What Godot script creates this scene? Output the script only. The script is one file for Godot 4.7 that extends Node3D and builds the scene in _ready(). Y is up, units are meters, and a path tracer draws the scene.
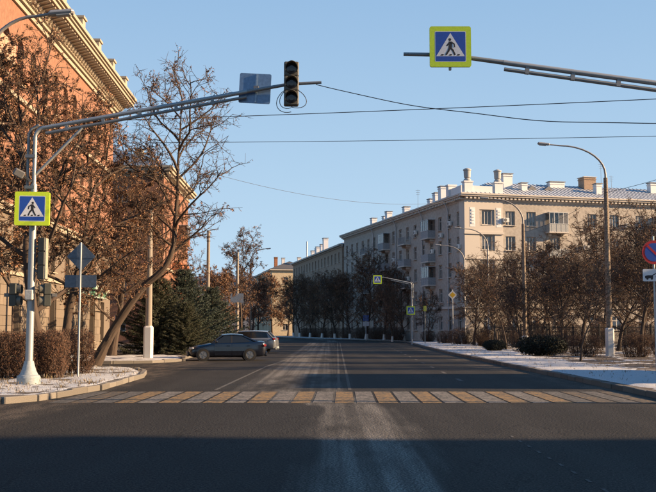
extends Node3D

# ---------------------------------------------------------------- mesh builder
class MB:
	var v := PackedVector3Array()
	var n := PackedVector3Array()
	var c := PackedColorArray()
	var uv := PackedVector2Array()
	var uv2 := PackedVector2Array()
	var colored := false
	var mapped := false

	func tri(a: Vector3, b: Vector3, d: Vector3, na: Vector3, nb: Vector3, nd: Vector3) -> void:
		if (b - a).cross(d - a).dot(na + nb + nd) > 0.0:
			v.append(a); v.append(d); v.append(b)
			n.append(na); n.append(nd); n.append(nb)
		else:
			v.append(a); v.append(b); v.append(d)
			n.append(na); n.append(nb); n.append(nd)

	func flat(a: Vector3, b: Vector3, d: Vector3, out: Vector3) -> void:
		var k := (b - a).cross(d - a)
		if k.length_squared() < 1e-14:
			return
		k = k.normalized()
		if k.dot(out) < 0.0:
			k = -k
		tri(a, b, d, k, k, k)

	func quad(a: Vector3, b: Vector3, d: Vector3, e: Vector3, out: Vector3) -> void:
		flat(a, b, d, out)
		flat(a, d, e, out)

	func squad(a: Vector3, b: Vector3, d: Vector3, e: Vector3, na: Vector3, nb: Vector3, nd: Vector3, ne: Vector3) -> void:
		tri(a, b, d, na, nb, nd)
		tri(a, d, e, na, nd, ne)

	func box(at: Vector3, s: Vector3, bs := Basis.IDENTITY) -> void:
		var h := s * 0.5
		for ax in 3:
			for sg in [-1.0, 1.0]:
				var o := Vector3.ZERO; o[ax] = sg * h[ax]
				var p := Vector3.ZERO; p[(ax + 1) % 3] = h[(ax + 1) % 3]
				var q := Vector3.ZERO; q[(ax + 2) % 3] = h[(ax + 2) % 3]
				var out := Vector3.ZERO; out[ax] = sg
				quad(at + bs * (o - p - q), at + bs * (o + p - q), at + bs * (o + p + q), at + bs * (o - p + q), bs * out)

	func span(a: Vector3, b: Vector3) -> void:
		box((a + b) * 0.5, (b - a).abs())

	func cbox(at: Vector3, s: Vector3, ch: float, bs := Basis.IDENTITY) -> void:
		# box with chamfered vertical and top edges, as an extruded bevelled stack
		var h := s * 0.5
		var ring := func(x: float, z: float, y: float) -> Array:
			return [Vector3(-x + ch, y, -z), Vector3(x - ch, y, -z), Vector3(x, y, -z + ch), Vector3(x, y, z - ch), Vector3(x - ch, y, z), Vector3(-x + ch, y, z), Vector3(-x, y, z - ch), Vector3(-x, y, -z + ch)]
		var rows := [ring.call(h.x - ch * 0.6, h.z - ch * 0.6, -h.y), ring.call(h.x, h.z, -h.y + ch), ring.call(h.x, h.z, h.y - ch), ring.call(h.x - ch * 0.6, h.z - ch * 0.6, h.y)]
		for r in 3:
			for k in 8:
				var a: Vector3 = rows[r][k]
				var b: Vector3 = rows[r][(k + 1) % 8]
				var d: Vector3 = rows[r + 1][(k + 1) % 8]
				var e: Vector3 = rows[r + 1][k]
				quad(at + bs * a, at + bs * b, at + bs * d, at + bs * e, bs * (a + b + d + e))
		for r in [0, 3]:
			for k in range(1, 7):
				flat(at + bs * rows[r][0], at + bs * rows[r][k], at + bs * rows[r][k + 1], bs * Vector3(0, -1.0 if r == 0 else 1.0, 0))

	func tube(pts: Array, rad: Array, sides := 8, cap := true) -> void:
		var up := Vector3(0.13, 0.97, 0.21)
		var prev := []
		var prevn := []
		var count := pts.size()
		var side := Vector3.ZERO
		for i in count:
			var p: Vector3 = pts[i]
			var d: Vector3
			if i == 0: d = pts[1] - p
			elif i == count - 1: d = p - pts[i - 1]
			else: d = (pts[i + 1] - p).normalized() + (p - pts[i - 1]).normalized()
			d = d.normalized()
			if i == 0:
				side = d.cross(up)
				if side.length() < 0.1: side = d.cross(Vector3(1, 0, 0.1))
			side = (side - d * side.dot(d)).normalized()
			var oth := d.cross(side)
			var r: float = rad[i] if rad.size() > 1 else rad[0]
			var ring := []
			var rn := []
			for k in sides:
				var a := TAU * k / sides
				var q := side * cos(a) + oth * sin(a)
				rn.append(q)
				ring.append(p + q * r)
			if i > 0:
				for k in sides:
					var m := (k + 1) % sides
					squad(prev[k], prev[m], ring[m], ring[k], prevn[k], prevn[m], rn[m], rn[k])
			if cap and (i == 0 or i == count - 1):
				var o: Vector3 = -d if i == 0 else d
				for k in range(1, sides - 1):
					flat(ring[0], ring[k], ring[k + 1], o)
			prev = ring
			prevn = rn

	# a trunk with furrowed bark: rings every few centimetres, radius broken by ridges
	func bark(pts: Array, rad: Array, sides: int, sd: int) -> void:
		var f := FastNoiseLite.new()
		f.seed = sd
		f.frequency = 1.0
		f.fractal_octaves = 3
		var rings := []
		var total := 0.0
		for i in pts.size() - 1: total += (pts[i + 1] - pts[i]).length()
		var count := int(clampf(total / 0.16, 12, 70))
		for j in count + 1:
			var g := float(j) / count * (pts.size() - 1)
			var i := mini(int(g), pts.size() - 2)
			var t := g - i
			var p0: Vector3 = pts[maxi(i - 1, 0)]
			var p1: Vector3 = pts[i]
			var p2: Vector3 = pts[i + 1]
			var p3: Vector3 = pts[mini(i + 2, pts.size() - 1)]
			var p := p1.cubic_interpolate(p2, p0, p3, t)
			var d := (p2 - p1).normalized()
			var r: float = lerpf(rad[i], rad[i + 1], t)
			var sx := d.cross(Vector3(0.1, 0.05, 1)).normalized()
			var sy := d.cross(sx)
			var ring := []
			for k in sides:
				var a := TAU * k / sides
				var w := 1.0 + 0.11 * f.get_noise_3d(cos(a) * 2.6, sin(a) * 2.6, g * 0.9) + 0.10 * absf(f.get_noise_3d(cos(a) * 7.0, sin(a) * 7.0, g * 1.6 + 9.0))
				ring.append(p + (sx * cos(a) + sy * sin(a)) * r * w)
			rings.append(ring)
		for j in count:
			for k in sides:
				var m := (k + 1) % sides
				var c0: Vector3 = (rings[j][0] + rings[j][sides / 2]) * 0.5
				quad(rings[j][k], rings[j][m], rings[j + 1][m], rings[j + 1][k], rings[j][k] - c0)

	func lathe(prof: Array, sides := 16, at := Vector3.ZERO, bs := Basis.IDENTITY) -> void:
		for i in prof.size() - 1:
			var p: Vector2 = prof[i]
			var q: Vector2 = prof[i + 1]
			var t := (q - p).normalized()
			for k in sides:
				var a := TAU * k / sides
				var b := TAU * (k + 1) / sides
				var da := Vector3(cos(a), 0, sin(a))
				var db := Vector3(cos(b), 0, sin(b))
				var na := bs * (da * t.y - Vector3(0, t.x, 0))
				var nb := bs * (db * t.y - Vector3(0, t.x, 0))
				var y0 := Vector3(0, p.y, 0)
				var y1 := Vector3(0, q.y, 0)
				if q.x < 1e-4:
					tri(at + bs * (da * p.x + y0), at + bs * (db * p.x + y0), at + bs * y1, na, nb, (na + nb).normalized())
				elif p.x < 1e-4:
					tri(at + bs * y0, at + bs * (da * q.x + y1), at + bs * (db * q.x + y1), (na + nb).normalized(), na, nb)
				else:
					squad(at + bs * (da * p.x + y0), at + bs * (db * p.x + y0), at + bs * (db * q.x + y1), at + bs * (da * q.x + y1), na, nb, nb, na)

	func prism(poly: PackedVector2Array, z0: float, z1: float, tf := Transform3D.IDENTITY) -> void:
		# polygon in x,y extruded along z
		var idx := Geometry2D.triangulate_polygon(poly)
		for i in range(0, idx.size(), 3):
			for z in [z0, z1]:
				var a := tf * Vector3(poly[idx[i]].x, poly[idx[i]].y, z)
				var b := tf * Vector3(poly[idx[i + 1]].x, poly[idx[i + 1]].y, z)
				var d := tf * Vector3(poly[idx[i + 2]].x, poly[idx[i + 2]].y, z)
				flat(a, b, d, tf.basis * Vector3(0, 0, 1.0 if z == maxf(z0, z1) else -1.0))
		var cw := Geometry2D.is_polygon_clockwise(poly)
		for i in poly.size():
			var p := poly[i]
			var q := poly[(i + 1) % poly.size()]
			var o := Vector3(q.y - p.y, p.x - q.x, 0)
			if cw: o = -o
			quad(tf * Vector3(p.x, p.y, z0), tf * Vector3(q.x, q.y, z0), tf * Vector3(q.x, q.y, z1), tf * Vector3(p.x, p.y, z1), tf.basis * o)

	func leaf(p: Vector3, along: Vector3, across: Vector3, col: Color) -> void:
		var nn := along.cross(across).normalized()
		var a := p - across
		var b := p + along * 0.55 - across * 0.2
		var d := p + across
		var e := p + along
		v.append(p); v.append(p + along * 0.5 + across); v.append(e)
		v.append(p); v.append(e); v.append(p + along * 0.5 - across)
		for k in 6:
			n.append(nn)
			c.append(col)

	func paint(col: Color) -> void:
		while c.size() < v.size():
			c.append(col)

	func mesh() -> ArrayMesh:
		var m := ArrayMesh.new()
		if v.is_empty():
			return m
		var arr := []
		arr.resize(Mesh.ARRAY_MAX)
		arr[Mesh.ARRAY_VERTEX] = v
		arr[Mesh.ARRAY_NORMAL] = n
		if c.size() == v.size(): arr[Mesh.ARRAY_COLOR] = c
		if uv.size() == v.size(): arr[Mesh.ARRAY_TEX_UV] = uv
		if uv2.size() == v.size(): arr[Mesh.ARRAY_TEX_UV2] = uv2
		m.add_surface_from_arrays(Mesh.PRIMITIVE_TRIANGLES, arr)
		return m

# ---------------------------------------------------------------- nodes
var taken := {}
var mats := {}
var texs := {}

func numbered(called: String) -> String:
	if not taken.has(called):
		taken[called] = 0
		return called
	taken[called] += 1
	return "%s_%03d" % [called, taken[called]]

func tag(o: Node, label: String, category := "", group := "", kind := "") -> void:
	if label: o.set_meta("label", label)
	if category: o.set_meta("category", category)
	if group: o.set_meta("group", group)
	if kind: o.set_meta("kind", kind)

func thing(called: String, label: String, category: String, at := Vector3.ZERO, turn := 0.0, group := "") -> Node3D:
	var o := Node3D.new()
	o.name = numbered(called)
	add_child(o)
	o.position = at
	o.rotation.y = turn
	tag(o, label, category, group)
	return o

func part(parent: Node, called: String, m: Mesh, mat: Material, tf := Transform3D.IDENTITY, stuff := false) -> MeshInstance3D:
	var o := MeshInstance3D.new()
	o.name = called
	o.mesh = m
	o.material_override = mat
	o.transform = tf
	parent.add_child(o, true)
	if stuff: o.set_meta("kind", "stuff")
	return o

func struct(called: String, m: Mesh, mat: Material) -> MeshInstance3D:
	var o := part(self, numbered(called), m, mat)
	o.set_meta("kind", "structure")
	return o

func bas(u: Vector3, w: Vector3, q: Vector3) -> Basis:
	return Basis(u, w, q)

# ---------------------------------------------------------------- materials
func noise_tex(kind: String, lo: float) -> ImageTexture:
	var key := "%s%.2f" % [kind, lo]
	if texs.has(key): return texs[key]
	var f := FastNoiseLite.new()
	f.seed = 11
	f.noise_type = FastNoiseLite.TYPE_SIMPLEX_SMOOTH
	f.fractal_type = FastNoiseLite.FRACTAL_FBM
	f.fractal_octaves = 6
	f.frequency = {"blotch": 0.012, "fine": 0.08, "streak": 0.03, "grain": 0.11}[kind]
	f.fractal_gain = 0.85 if kind == "grain" else 0.6
	var im := f.get_seamless_image(512, 512)
	im.convert(Image.FORMAT_RGB8)
	var d := im.get_data()
	for i in d.size():
		d[i] = int(clampf(lo + (1.0 - lo) * ((d[i] / 255.0 - 0.5) * (1.5 if kind == "grain" else 1.0) + 0.5), 0.0, 1.0) * 255.0)
	im = Image.create_from_data(512, 512, false, Image.FORMAT_RGB8, d)
	texs[key] = ImageTexture.create_from_image(im)
	return texs[key]

func noise_nrm(strength: float) -> ImageTexture:
	var key := "nrm%.2f" % strength
	if texs.has(key): return texs[key]
	var f := FastNoiseLite.new()
	f.seed = 5
	f.frequency = 0.06
	f.fractal_octaves = 5
	f.fractal_gain = 0.65
	var im := f.get_seamless_image(512, 512)
	im.convert(Image.FORMAT_RGBA8)
	im.bump_map_to_normal_map(strength)
	texs[key] = ImageTexture.create_from_image(im)
	return texs[key]

# colours are given as linear base colours
func mat(r: float, g: float, b: float, rough := 0.85, lo := 0.75, scale := 0.5, kind := "blotch", bump := 0.0, metal := 0.0) -> StandardMaterial3D:
	var key := "%f %f %f %f %f %f %s %f %f" % [r, g, b, rough, lo, scale, kind, bump, metal]
	if mats.has(key): return mats[key]
	var m := StandardMaterial3D.new()
	var k := 1.0
	if lo < 1.0:
		k = 2.0 / (1.0 + lo)
		m.albedo_texture = noise_tex(kind, lo)
		m.uv1_triplanar = true
		m.uv1_world_triplanar = true
		m.uv1_scale = Vector3.ONE * scale
	m.albedo_color = Color(minf(r * k * k, 0.95), minf(g * k * k, 0.95), minf(b * k * k, 0.95)).linear_to_srgb()
	m.roughness = rough
	m.metallic = metal
	if bump > 0.0:
		m.normal_enabled = true
		m.normal_texture = noise_nrm(6.0)
		m.normal_scale = bump
		m.uv1_triplanar = true
		m.uv1_world_triplanar = true
		m.uv1_scale = Vector3.ONE * scale
	mats[key] = m
	return m

func plain(r: float, g: float, b: float, rough := 0.6, metal := 0.0) -> StandardMaterial3D:
	return mat(r, g, b, rough, 1.0, 1.0, "fine", 0.0, metal)

func leafmat() -> StandardMaterial3D:
	if mats.has("leaf"): return mats["leaf"]
	var m := StandardMaterial3D.new()
	m.vertex_color_use_as_albedo = true
	m.roughness = 0.9
	m.cull_mode = BaseMaterial3D.CULL_DISABLED
	m.backlight_enabled = true
	m.backlight = Color(0.35, 0.3, 0.25)
	mats["leaf"] = m
	return m

func glass() -> StandardMaterial3D:
	if mats.has("glass"): return mats["glass"]
	var m := StandardMaterial3D.new()
	m.transparency = BaseMaterial3D.TRANSPARENCY_ALPHA
	m.albedo_color = Color(0.05, 0.06, 0.07, 0.25)
	m.roughness = 0.04
	m.metallic_specular = 0.8
	mats["glass"] = m
	return m

# ---------------------------------------------------------------- vegetation
func path_at(pts: Array, t: float) -> Vector3:
	var f := clampf(t, 0.0, 0.9999) * (pts.size() - 1)
	var i := int(f)
	return (pts[i] as Vector3).lerp(pts[i + 1], f - i)

func limb(rng: RandomNumberGenerator, from: Vector3, dir: Vector3, length: float, segs: int, wob: float, lift: float) -> Array:
	var pts := [from]
	var p := from
	var d := dir.normalized()
	for i in segs:
		d = (d + Vector3(rng.randfn(0, wob), rng.randfn(0, wob * 0.6) + lift, rng.randfn(0, wob))).normalized()
		p += d * length / segs
		pts.append(p)
	return pts

func taper(r0: float, r1: float, count: int) -> Array:
	var out := []
	for i in count: out.append(lerpf(r0, r1, float(i) / (count - 1)))
	return out

func rdir(rng: RandomNumberGenerator) -> Vector3:
	var v := Vector3(rng.randfn(), rng.randfn(), rng.randfn())
	return v.normalized() if v.length() > 0.01 else Vector3.UP

func pick_col(rng: RandomNumberGenerator, cols: Array) -> Color:
	var a: Color = cols[rng.randi() % cols.size()]
	var k := rng.randf_range(0.65, 1.3)
	return Color(a.r * k, a.g * k * rng.randf_range(0.93, 1.07), a.b * k)

# a broadleaved tree in winter: trunk path, limbs, twigs and the dry leaves and seed bunches left on them
func grow_tree(seed_: int, o: Dictionary) -> Dictionary:
	var rng := RandomNumberGenerator.new()
	rng.seed = seed_
	var h: float = o.h
	var trunk: Array = o.get("path", [])
	if trunk.is_empty():
		trunk = limb(rng, Vector3(0, -0.1, 0), Vector3(rng.randfn(0, 0.06), 1, rng.randfn(0, 0.06)), h * o.get("trunk", 0.72), 8, 0.07, 0.04)
	var r0: float = o.r
	var tm := MB.new()
	var tr := []
	for i in trunk.size(): tr.append(r0 * lerpf(0.1, 1.0, pow(1.0 - float(i) / (trunk.size() - 1), 1.25)))
	tr[0] = r0 * 1.35
	tm.bark(trunk, tr, 22, seed_)
	var bm := MB.new()
	var tw := MB.new()
	var lf := MB.new()
	var n1: int = o.get("n1", 12)
	var n2: int = o.get("n2", 6)
	var n3: int = o.get("n3", 5)
	var n4: int = o.get("n4", 4)
	var nl: float = o.get("leaves", 5.0)
	var ls: float = o.get("leaf", 0.1)
	var cols: Array = o.cols
	var f0: float = o.get("first", 0.35)
	var spread: float = o.get("spread", 0.32) * h
	var lift: float = o.get("lift", 0.08)
	for i in n1:
		var t := lerpf(f0, 1.0, (i + rng.randf() * 0.8) / n1)
		var az := i * 2.4 + rng.randf_range(-0.4, 0.4)
		var up: float = lerpf(o.get("up0", 0.45), 1.5, pow(t, 2.0))
		var prof := sin(PI * clampf(0.22 + 0.68 * (t - f0) / maxf(0.05, 1.0 - f0), 0.0, 1.0))
		var l1: float = spread * (0.45 + 0.65 * prof) * rng.randf_range(0.75, 1.2)
		var p1 := limb(rng, path_at(trunk, t), Vector3(cos(az), up, sin(az)), l1, 7, 0.16, lift)
		var r1: float = r0 * lerpf(0.45, 0.22, t) * rng.randf_range(0.8, 1.1)
		bm.tube(p1, taper(r1, 0.016, p1.size()), 6, false)
		for j in n2:
			var t2 := lerpf(0.22, 1.0, (j + rng.randf()) / n2)
			var b2 := path_at(p1, t2)
			var d2 := (path_at(p1, minf(t2 + 0.1, 1.0)) - b2).normalized() * 0.6 + rdir(rng) * 0.75 + Vector3(0, 0.15, 0)
			var l2 := l1 * rng.randf_range(0.3, 0.52) * (1.15 - 0.5 * t2)
			var p2 := limb(rng, b2, d2, l2, 5, 0.2, lift * 0.6)
			bm.tube(p2, taper(maxf(0.014, r1 * 0.38), 0.009, p2.size()), 4, false)
			var clump := 0.15 + 2.1 * pow(rng.randf(), 1.6)
			var tone := rng.randf_range(0.7, 1.35)
			for k in n3:
				var t3 := lerpf(0.2, 1.0, (k + rng.randf()) / n3)
				var b3 := path_at(p2, t3)
				var d3: Vector3 = (p2[p2.size() - 1] - p2[0]).normalized() * 0.5 + rdir(rng) * 0.8
				var p3 := limb(rng, b3, d3, l2 * rng.randf_range(0.35, 0.6), 3, 0.22, 0.0)
				tw.tube(p3, taper(0.014, 0.008, p3.size()), 3, false)
				for q in n4:
					var b4 := path_at(p3, rng.randf_range(0.25, 1.0))
					var e4: Vector3 = b4 + ((p3[3] - p3[0]).normalized() * 0.6 + rdir(rng) * 0.8).normalized() * rng.randf_range(0.18, 0.45)
					tw.tube([b4, e4], [0.009, 0.005], 3, false)
					var bunch := rng.randf()
					var cnt := int(nl * clump * 2.4 * bunch * bunch * bunch + rng.randf())
					for m in cnt:
						var lp := b4.lerp(e4, rng.randf_range(0.2, 1.05)) + rdir(rng) * ls * 0.5
						var al := (rdir(rng) + Vector3(0, -0.5, 0)).normalized() * ls * rng.randf_range(0.5, 1.7)
						var ac := al.cross(rdir(rng)).normalized() * ls * rng.randf_range(0.2, 0.42)
						var lc := pick_col(rng, cols)
						lf.leaf(lp, al, ac, Color(lc.r * tone, lc.g * tone, lc.b * tone))
	return {"trunk": tm.mesh(), "limbs": bm.mesh(), "twigs": tw.mesh(), "foliage": lf.mesh(), "r": r0, "path": trunk}

func put_tree(called: String, label: String, proto: Dictionary, at: Vector3, turn: float, size: float, bark: Material, group := "", white := 0.0, category := "tree") -> Node3D:
	var t := thing(called, label, category, at, turn, group)
	t.scale = Vector3.ONE * size
	var tk := part(t, "trunk", proto.trunk, bark)
	part(t, "limb", proto.limbs, bark)
	var cr := part(t, "crown", proto.twigs, bark)
	if proto.foliage.get_surface_count() > 0:
		part(cr, "foliage", proto.foliage, leafmat(), Transform3D.IDENTITY, true)
	if white > 0.0:
		var w := MB.new()
		var p: Array = proto.path
		var hh := white / size
		var a: Vector3 = p[0]
		var b: Vector3 = p[1]
		var e := a.lerp(b, clampf((hh + 0.1) / maxf(0.2, b.y - a.y), 0.0, 1.0))
		var k := 1.0 - 0.1 * (e - a).length()
		w.tube([a, e], [proto.r * 1.38 + 0.008, lerpf(proto.r * 1.36, proto.r, clampf((e - a).length() / (b - a).length(), 0, 1)) + 0.012], 12)
		part(tk, "whitewash", w.mesh(), mat(0.62, 0.6, 0.56, 0.95, 0.6, 2.5, "fine"))
	return t

func grow_spruce(seed_: int, h: float, wide: float, cols: Array) -> Dictionary:
	var rng := RandomNumberGenerator.new()
	rng.seed = seed_
	var tm := MB.new()
	tm.tube([Vector3(0, -0.1, 0), Vector3(0.03, h * 0.5, 0.02), Vector3(0, h, 0)], [0.17, 0.09, 0.012], 8)
	var bm := MB.new()
	var lf := MB.new()
	var y := 0.35
	var turn := 0.0
	while y < h - 0.15:
		var f := y / h
		var reach: float = wide * pow(1.0 - f, 0.8) * rng.randf_range(0.75, 1.15) + 0.12
		var nb := 7 + int(6 * (1.0 - f))
		turn += 0.7
		for i in nb:
			var az := turn + TAU * i / nb + rng.randf_range(-0.25, 0.25)
			var l := reach * rng.randf_range(0.7, 1.2)
			var out := Vector3(cos(az), 0, sin(az))
			var droop := lerpf(-0.12, 0.5, f)
			var pts := []
			for s in 5:
				var q := s / 4.0
				pts.append(Vector3(0, y, 0) + out * l * q + Vector3(0, l * (droop * q - 0.28 * q * (1.0 - q) + 0.12 * q * q), 0))
			bm.tube(pts, taper(0.022, 0.006, 5), 3, false)
			var cnt := int(34 * l + 8)
			for s in cnt:
				var q := pow(rng.randf(), 0.75)
				var b := path_at(pts, q)
				var sd := out.cross(Vector3.UP) * (1.0 if rng.randf() < 0.5 else -1.0)
				var al := (out * rng.randf_range(0.4, 1.0) + sd * rng.randf_range(0.1, 0.9) + Vector3(0, rng.randf_range(-0.35, 0.35), 0)).normalized()
				var sl := rng.randf_range(0.12, 0.3) * (1.1 - 0.4 * q)
				bm.tube([b, b + al * sl], [0.006, 0.004], 3, false)
				for m in 7:
					var bb := b + al * sl * rng.randf_range(0.05, 1.0)
					var nd := (al * 0.8 + rdir(rng) * 0.9).normalized() * rng.randf_range(0.06, 0.13)
					lf.leaf(bb, nd, nd.cross(rdir(rng)).normalized() * 0.013, pick_col(rng, cols))
		y += lerpf(0.2, 0.16, f) * rng.randf_range(0.8, 1.2)
	return {"trunk": tm.mesh(), "limbs": bm.mesh(), "foliage": lf.mesh()}

func put_spruce(called: String, label: String, proto: Dictionary, at: Vector3, turn: float, size: float, group := "") -> void:
	var t := thing(called, label, "tree", at, turn, group)
	t.scale = Vector3(1.22, 1.0, 1.22) * size
	part(t, "trunk", proto.trunk, mat(0.06, 0.045, 0.035, 0.95, 0.5, 4.0, "fine"))
	var c := part(t, "crown", proto.limbs, mat(0.06, 0.045, 0.035, 0.95, 0.5, 4.0, "fine"))
	part(c, "needles", proto.foliage, leafmat(), Transform3D.IDENTITY, true)

# a dense twiggy clump filling a rounded box, bare stems below
func grow_bush(seed_: int, s: Vector3, stems: int, twigs: int, leaves: int, ls: float, cols: Array, legs := 0.25, boxy := 4.0) -> Dictionary:
	var rng := RandomNumberGenerator.new()
	rng.seed = seed_
	var wave := FastNoiseLite.new()
	wave.seed = seed_
	wave.frequency = 0.55
	var inside := func() -> Vector3:
		for tries in 30:
			var q := Vector3(rng.randf_range(-1, 1), rng.randf_range(-1, 1), rng.randf_range(-1, 1))
			var lim := 1.0 + 0.5 * wave.get_noise_2d(q.x * s.x * 1.5, q.z * s.z * 1.5 + q.y)
			if pow(absf(q.x), boxy) + pow(absf(q.y), boxy) + pow(absf(q.z), boxy) < lim * (0.75 + 0.3 * rng.randf()):
				return Vector3(q.x * s.x * 0.5, s.y * (legs + (1.0 - legs) * (0.5 + 0.5 * q.y)), q.z * s.z * 0.5)
		return Vector3(0, s.y * 0.5, 0)
	var sm := MB.new()
	for i in stems:
		var e: Vector3 = inside.call()
		var b := Vector3(e.x * 0.8 + rng.randfn(0, 0.05), -0.03, e.z * 0.4)
		var mid := b.lerp(e, 0.5) + Vector3(rng.randfn(0, 0.05), 0, rng.randfn(0, 0.05))
		sm.tube([b, mid, e], [0.02, 0.014, 0.006], 4, false)
	var tm := MB.new()
	for i in twigs:
		var e: Vector3 = inside.call()
		var d := (rdir(rng) + Vector3(0, 0.6, 0)).normalized() * rng.randf_range(0.12, 0.32)
		tm.tube([e - d * 0.5, e + d * 0.5], [0.007, 0.004], 3, false)
	var lm := MB.new()
	for i in leaves:
		var e: Vector3 = inside.call()
		var al := rdir(rng) * ls * rng.randf_range(0.6, 1.3)
		lm.leaf(e, al, al.cross(rdir(rng)).normalized() * ls * rng.randf_range(0.2, 0.45), pick_col(rng, cols))
	return {"stems": sm.mesh(), "twigs": tm.mesh(), "leaves": lm.mesh()}

func put_bush(called: String, label: String, category: String, proto: Dictionary, at: Vector3, turn: float, size: Vector3, group := "", tint: Material = null) -> void:
	var t := thing(called, label, category, at, turn, group)
	t.scale = size
	var bark: Material = tint if tint else mat(0.085, 0.05, 0.033, 0.95, 0.6, 3.0, "fine")
	part(t, "stem", proto.stems, bark)
	var c := part(t, "crown", proto.twigs, bark)
	part(c, "foliage", proto.leaves, leafmat(), Transform3D.IDENTITY, true)

# ---------------------------------------------------------------- buildings
func rect(mb: MB, o: Vector3, u: Vector3, w: Vector3, u0: float, u1: float, y0: float, y1: float, z := 0.0) -> void:
	if u1 - u0 < 1e-4 or y1 - y0 < 1e-4: return
	var k := func(a: float, y: float) -> Vector3: return o + u * a + Vector3(0, y, 0) + w * z
	mb.quad(k.call(u0, y0), k.call(u1, y0), k.call(u1, y1), k.call(u0, y1), w)

# opening frames cached by size; kind 0: two leaves with transom, 1: three leaves, 2: arched, 3: shop pane
var wincache := {}
func window_meshes(w: float, h: float, kind: int) -> Dictionary:
	var key := "%.2f %.2f %d" % [w, h, kind]
	if wincache.has(key): return wincache[key]
	var f := MB.new()
	var t := 0.1
	f.box(Vector3(-w / 2 + t / 2, h / 2, 0), Vector3(t, h, 0.07))
	f.box(Vector3(w / 2 - t / 2, h / 2, 0), Vector3(t, h, 0.07))
	f.box(Vector3(0, t / 2, 0), Vector3(w - 2 * t, t, 0.07))
	f.box(Vector3(0, h - t / 2, 0), Vector3(w - 2 * t, t, 0.07))
	if kind == 1:
		for s in [-1, 1]: f.box(Vector3(s * w / 6, h / 2, 0), Vector3(t, h - 2 * t, 0.065))
	else:
		f.box(Vector3(0, h / 2, 0), Vector3(t * 1.1, h - 2 * t, 0.065))
	if kind != 1:
		f.box(Vector3(0, h * 0.68, 0.002), Vector3(w - 2 * t, t * 0.8, 0.06))
	var g := MB.new()
	g.box(Vector3(0, h / 2, -0.012), Vector3(w - 0.1, h - 0.1, 0.012))
	var s := MB.new()
	s.box(Vector3(0, -0.035, 0.12), Vector3(w + 0.16, 0.06, 0.34))
	var cu := MB.new()
	for i in 9:
		var x0 := -w / 2 + w * i / 9.0
		var z0 := -0.14 + (0.03 if i % 2 == 0 else -0.03)
		cu.quad(Vector3(x0, 0.02, z0), Vector3(x0 + w / 9.0, 0.02, -0.28 - z0), Vector3(x0 + w / 9.0, h, -0.28 - z0), Vector3(x0, h, z0), Vector3(0, 0, 1))
	wincache[key] = {"frame": f.mesh(), "pane": g.mesh(), "sill": s.mesh(), "curtain": cu.mesh()}
	return wincache[key]

func facade(b: Node3D, mb: MB, o: Vector3, u: Vector3, w: Vector3, length: float, y1: float, rows: Array, rng: RandomNumberGenerator, fm: Material, sm: Material, skip := []) -> void:
	# rows: [sill, height, width, kind, recess, columns]
	var y := 0.0
	var ri := 0
	for r in rows:
		var sill: float = r[0]
		var h: float = r[1]
		var wd: float = r[2]
		var rec: float = r[4]
		rect(mb, o, u, w, 0, length, y, sill)
		var at := 0.0
		var ci := 0
		for c in r[5]:
			rect(mb, o, u, w, at, c - wd / 2, sill, sill + h)
			at = c + wd / 2
			var p0: Vector3 = o + u * (c - wd / 2) + Vector3(0, sill, 0)
			var p1: Vector3 = p0 + u * wd
			var uph := Vector3(0, h, 0)
			var back := -w * rec
			mb.quad(p0, p0 + back, p0 + back + uph, p0 + uph, u)
			mb.quad(p1, p1 + back, p1 + back + uph, p1 + uph, -u)
			mb.quad(p0, p1, p1 + back, p0 + back, Vector3.UP)
			if r[3] == 2:
				var half := wd / 2
				var cy := h - half
				var lastp := Vector2(-half, cy)
				for q in 10:
					var a := PI - PI * (q + 1) / 10.0
					var np := Vector2(cos(a) * half, cy + sin(a) * half)
					var k := func(x: float, yy: float) -> Vector3: return p0 + u * (x + half) + Vector3(0, yy, 0)
					mb.quad(k.call(lastp.x, lastp.y), k.call(np.x, np.y), k.call(np.x, h), k.call(lastp.x, h), w)
					mb.quad(k.call(lastp.x, lastp.y), k.call(np.x, np.y), k.call(np.x, np.y) + back, k.call(lastp.x, lastp.y) + back, Vector3.DOWN - u * (lastp.x + np.x))
					lastp = np
			else:
				mb.quad(p0 + uph, p1 + uph, p1 + uph + back, p0 + uph + back, Vector3.DOWN)
			var ms := window_meshes(wd, h, r[3])
			var wn := part(b, "window", ms.frame, fm, Transform3D(bas(u, Vector3.UP, w), o + u * c + Vector3(0, sill, 0) - w * rec))
			part(wn, "pane", ms.pane, glass())
			part(wn, "sill", ms.sill, sm, Transform3D(Basis.IDENTITY, Vector3(0, 0, rec - 0.1)))
			if rng.randf() < 0.85:
				var cut := rng.randf_range(0.45, 1.0)
				var sx := rng.randf_range(0.45, 1.0)
				var cm: Material = [mat(0.72, 0.71, 0.68, 0.95, 0.8, 1.5), mat(0.6, 0.63, 0.66, 0.95, 0.8, 1.5), mat(0.5, 0.42, 0.33, 0.95, 0.7, 1.5)][rng.randi() % 3]
				var off := (1.0 - sx) * wd * 0.5 * (1.0 if rng.randf() < 0.5 else -1.0)
				part(wn, "curtain", ms.curtain, cm, Transform3D(Basis.from_scale(Vector3(sx * 0.96, cut * 0.97, 1)), Vector3(off, h * (1.0 - cut) + 0.01, 0)))
			ci += 1
		rect(mb, o, u, w, at, length, sill, sill + h)
		y = sill + h
		ri += 1
	rect(mb, o, u, w, 0, length, y, y1)

func cols(from: float, to: float, step: float) -> Array:
	var out := []
	var x := from
	while x <= to + 0.001:
		out.append(x)
		x += step
	return out

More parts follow.
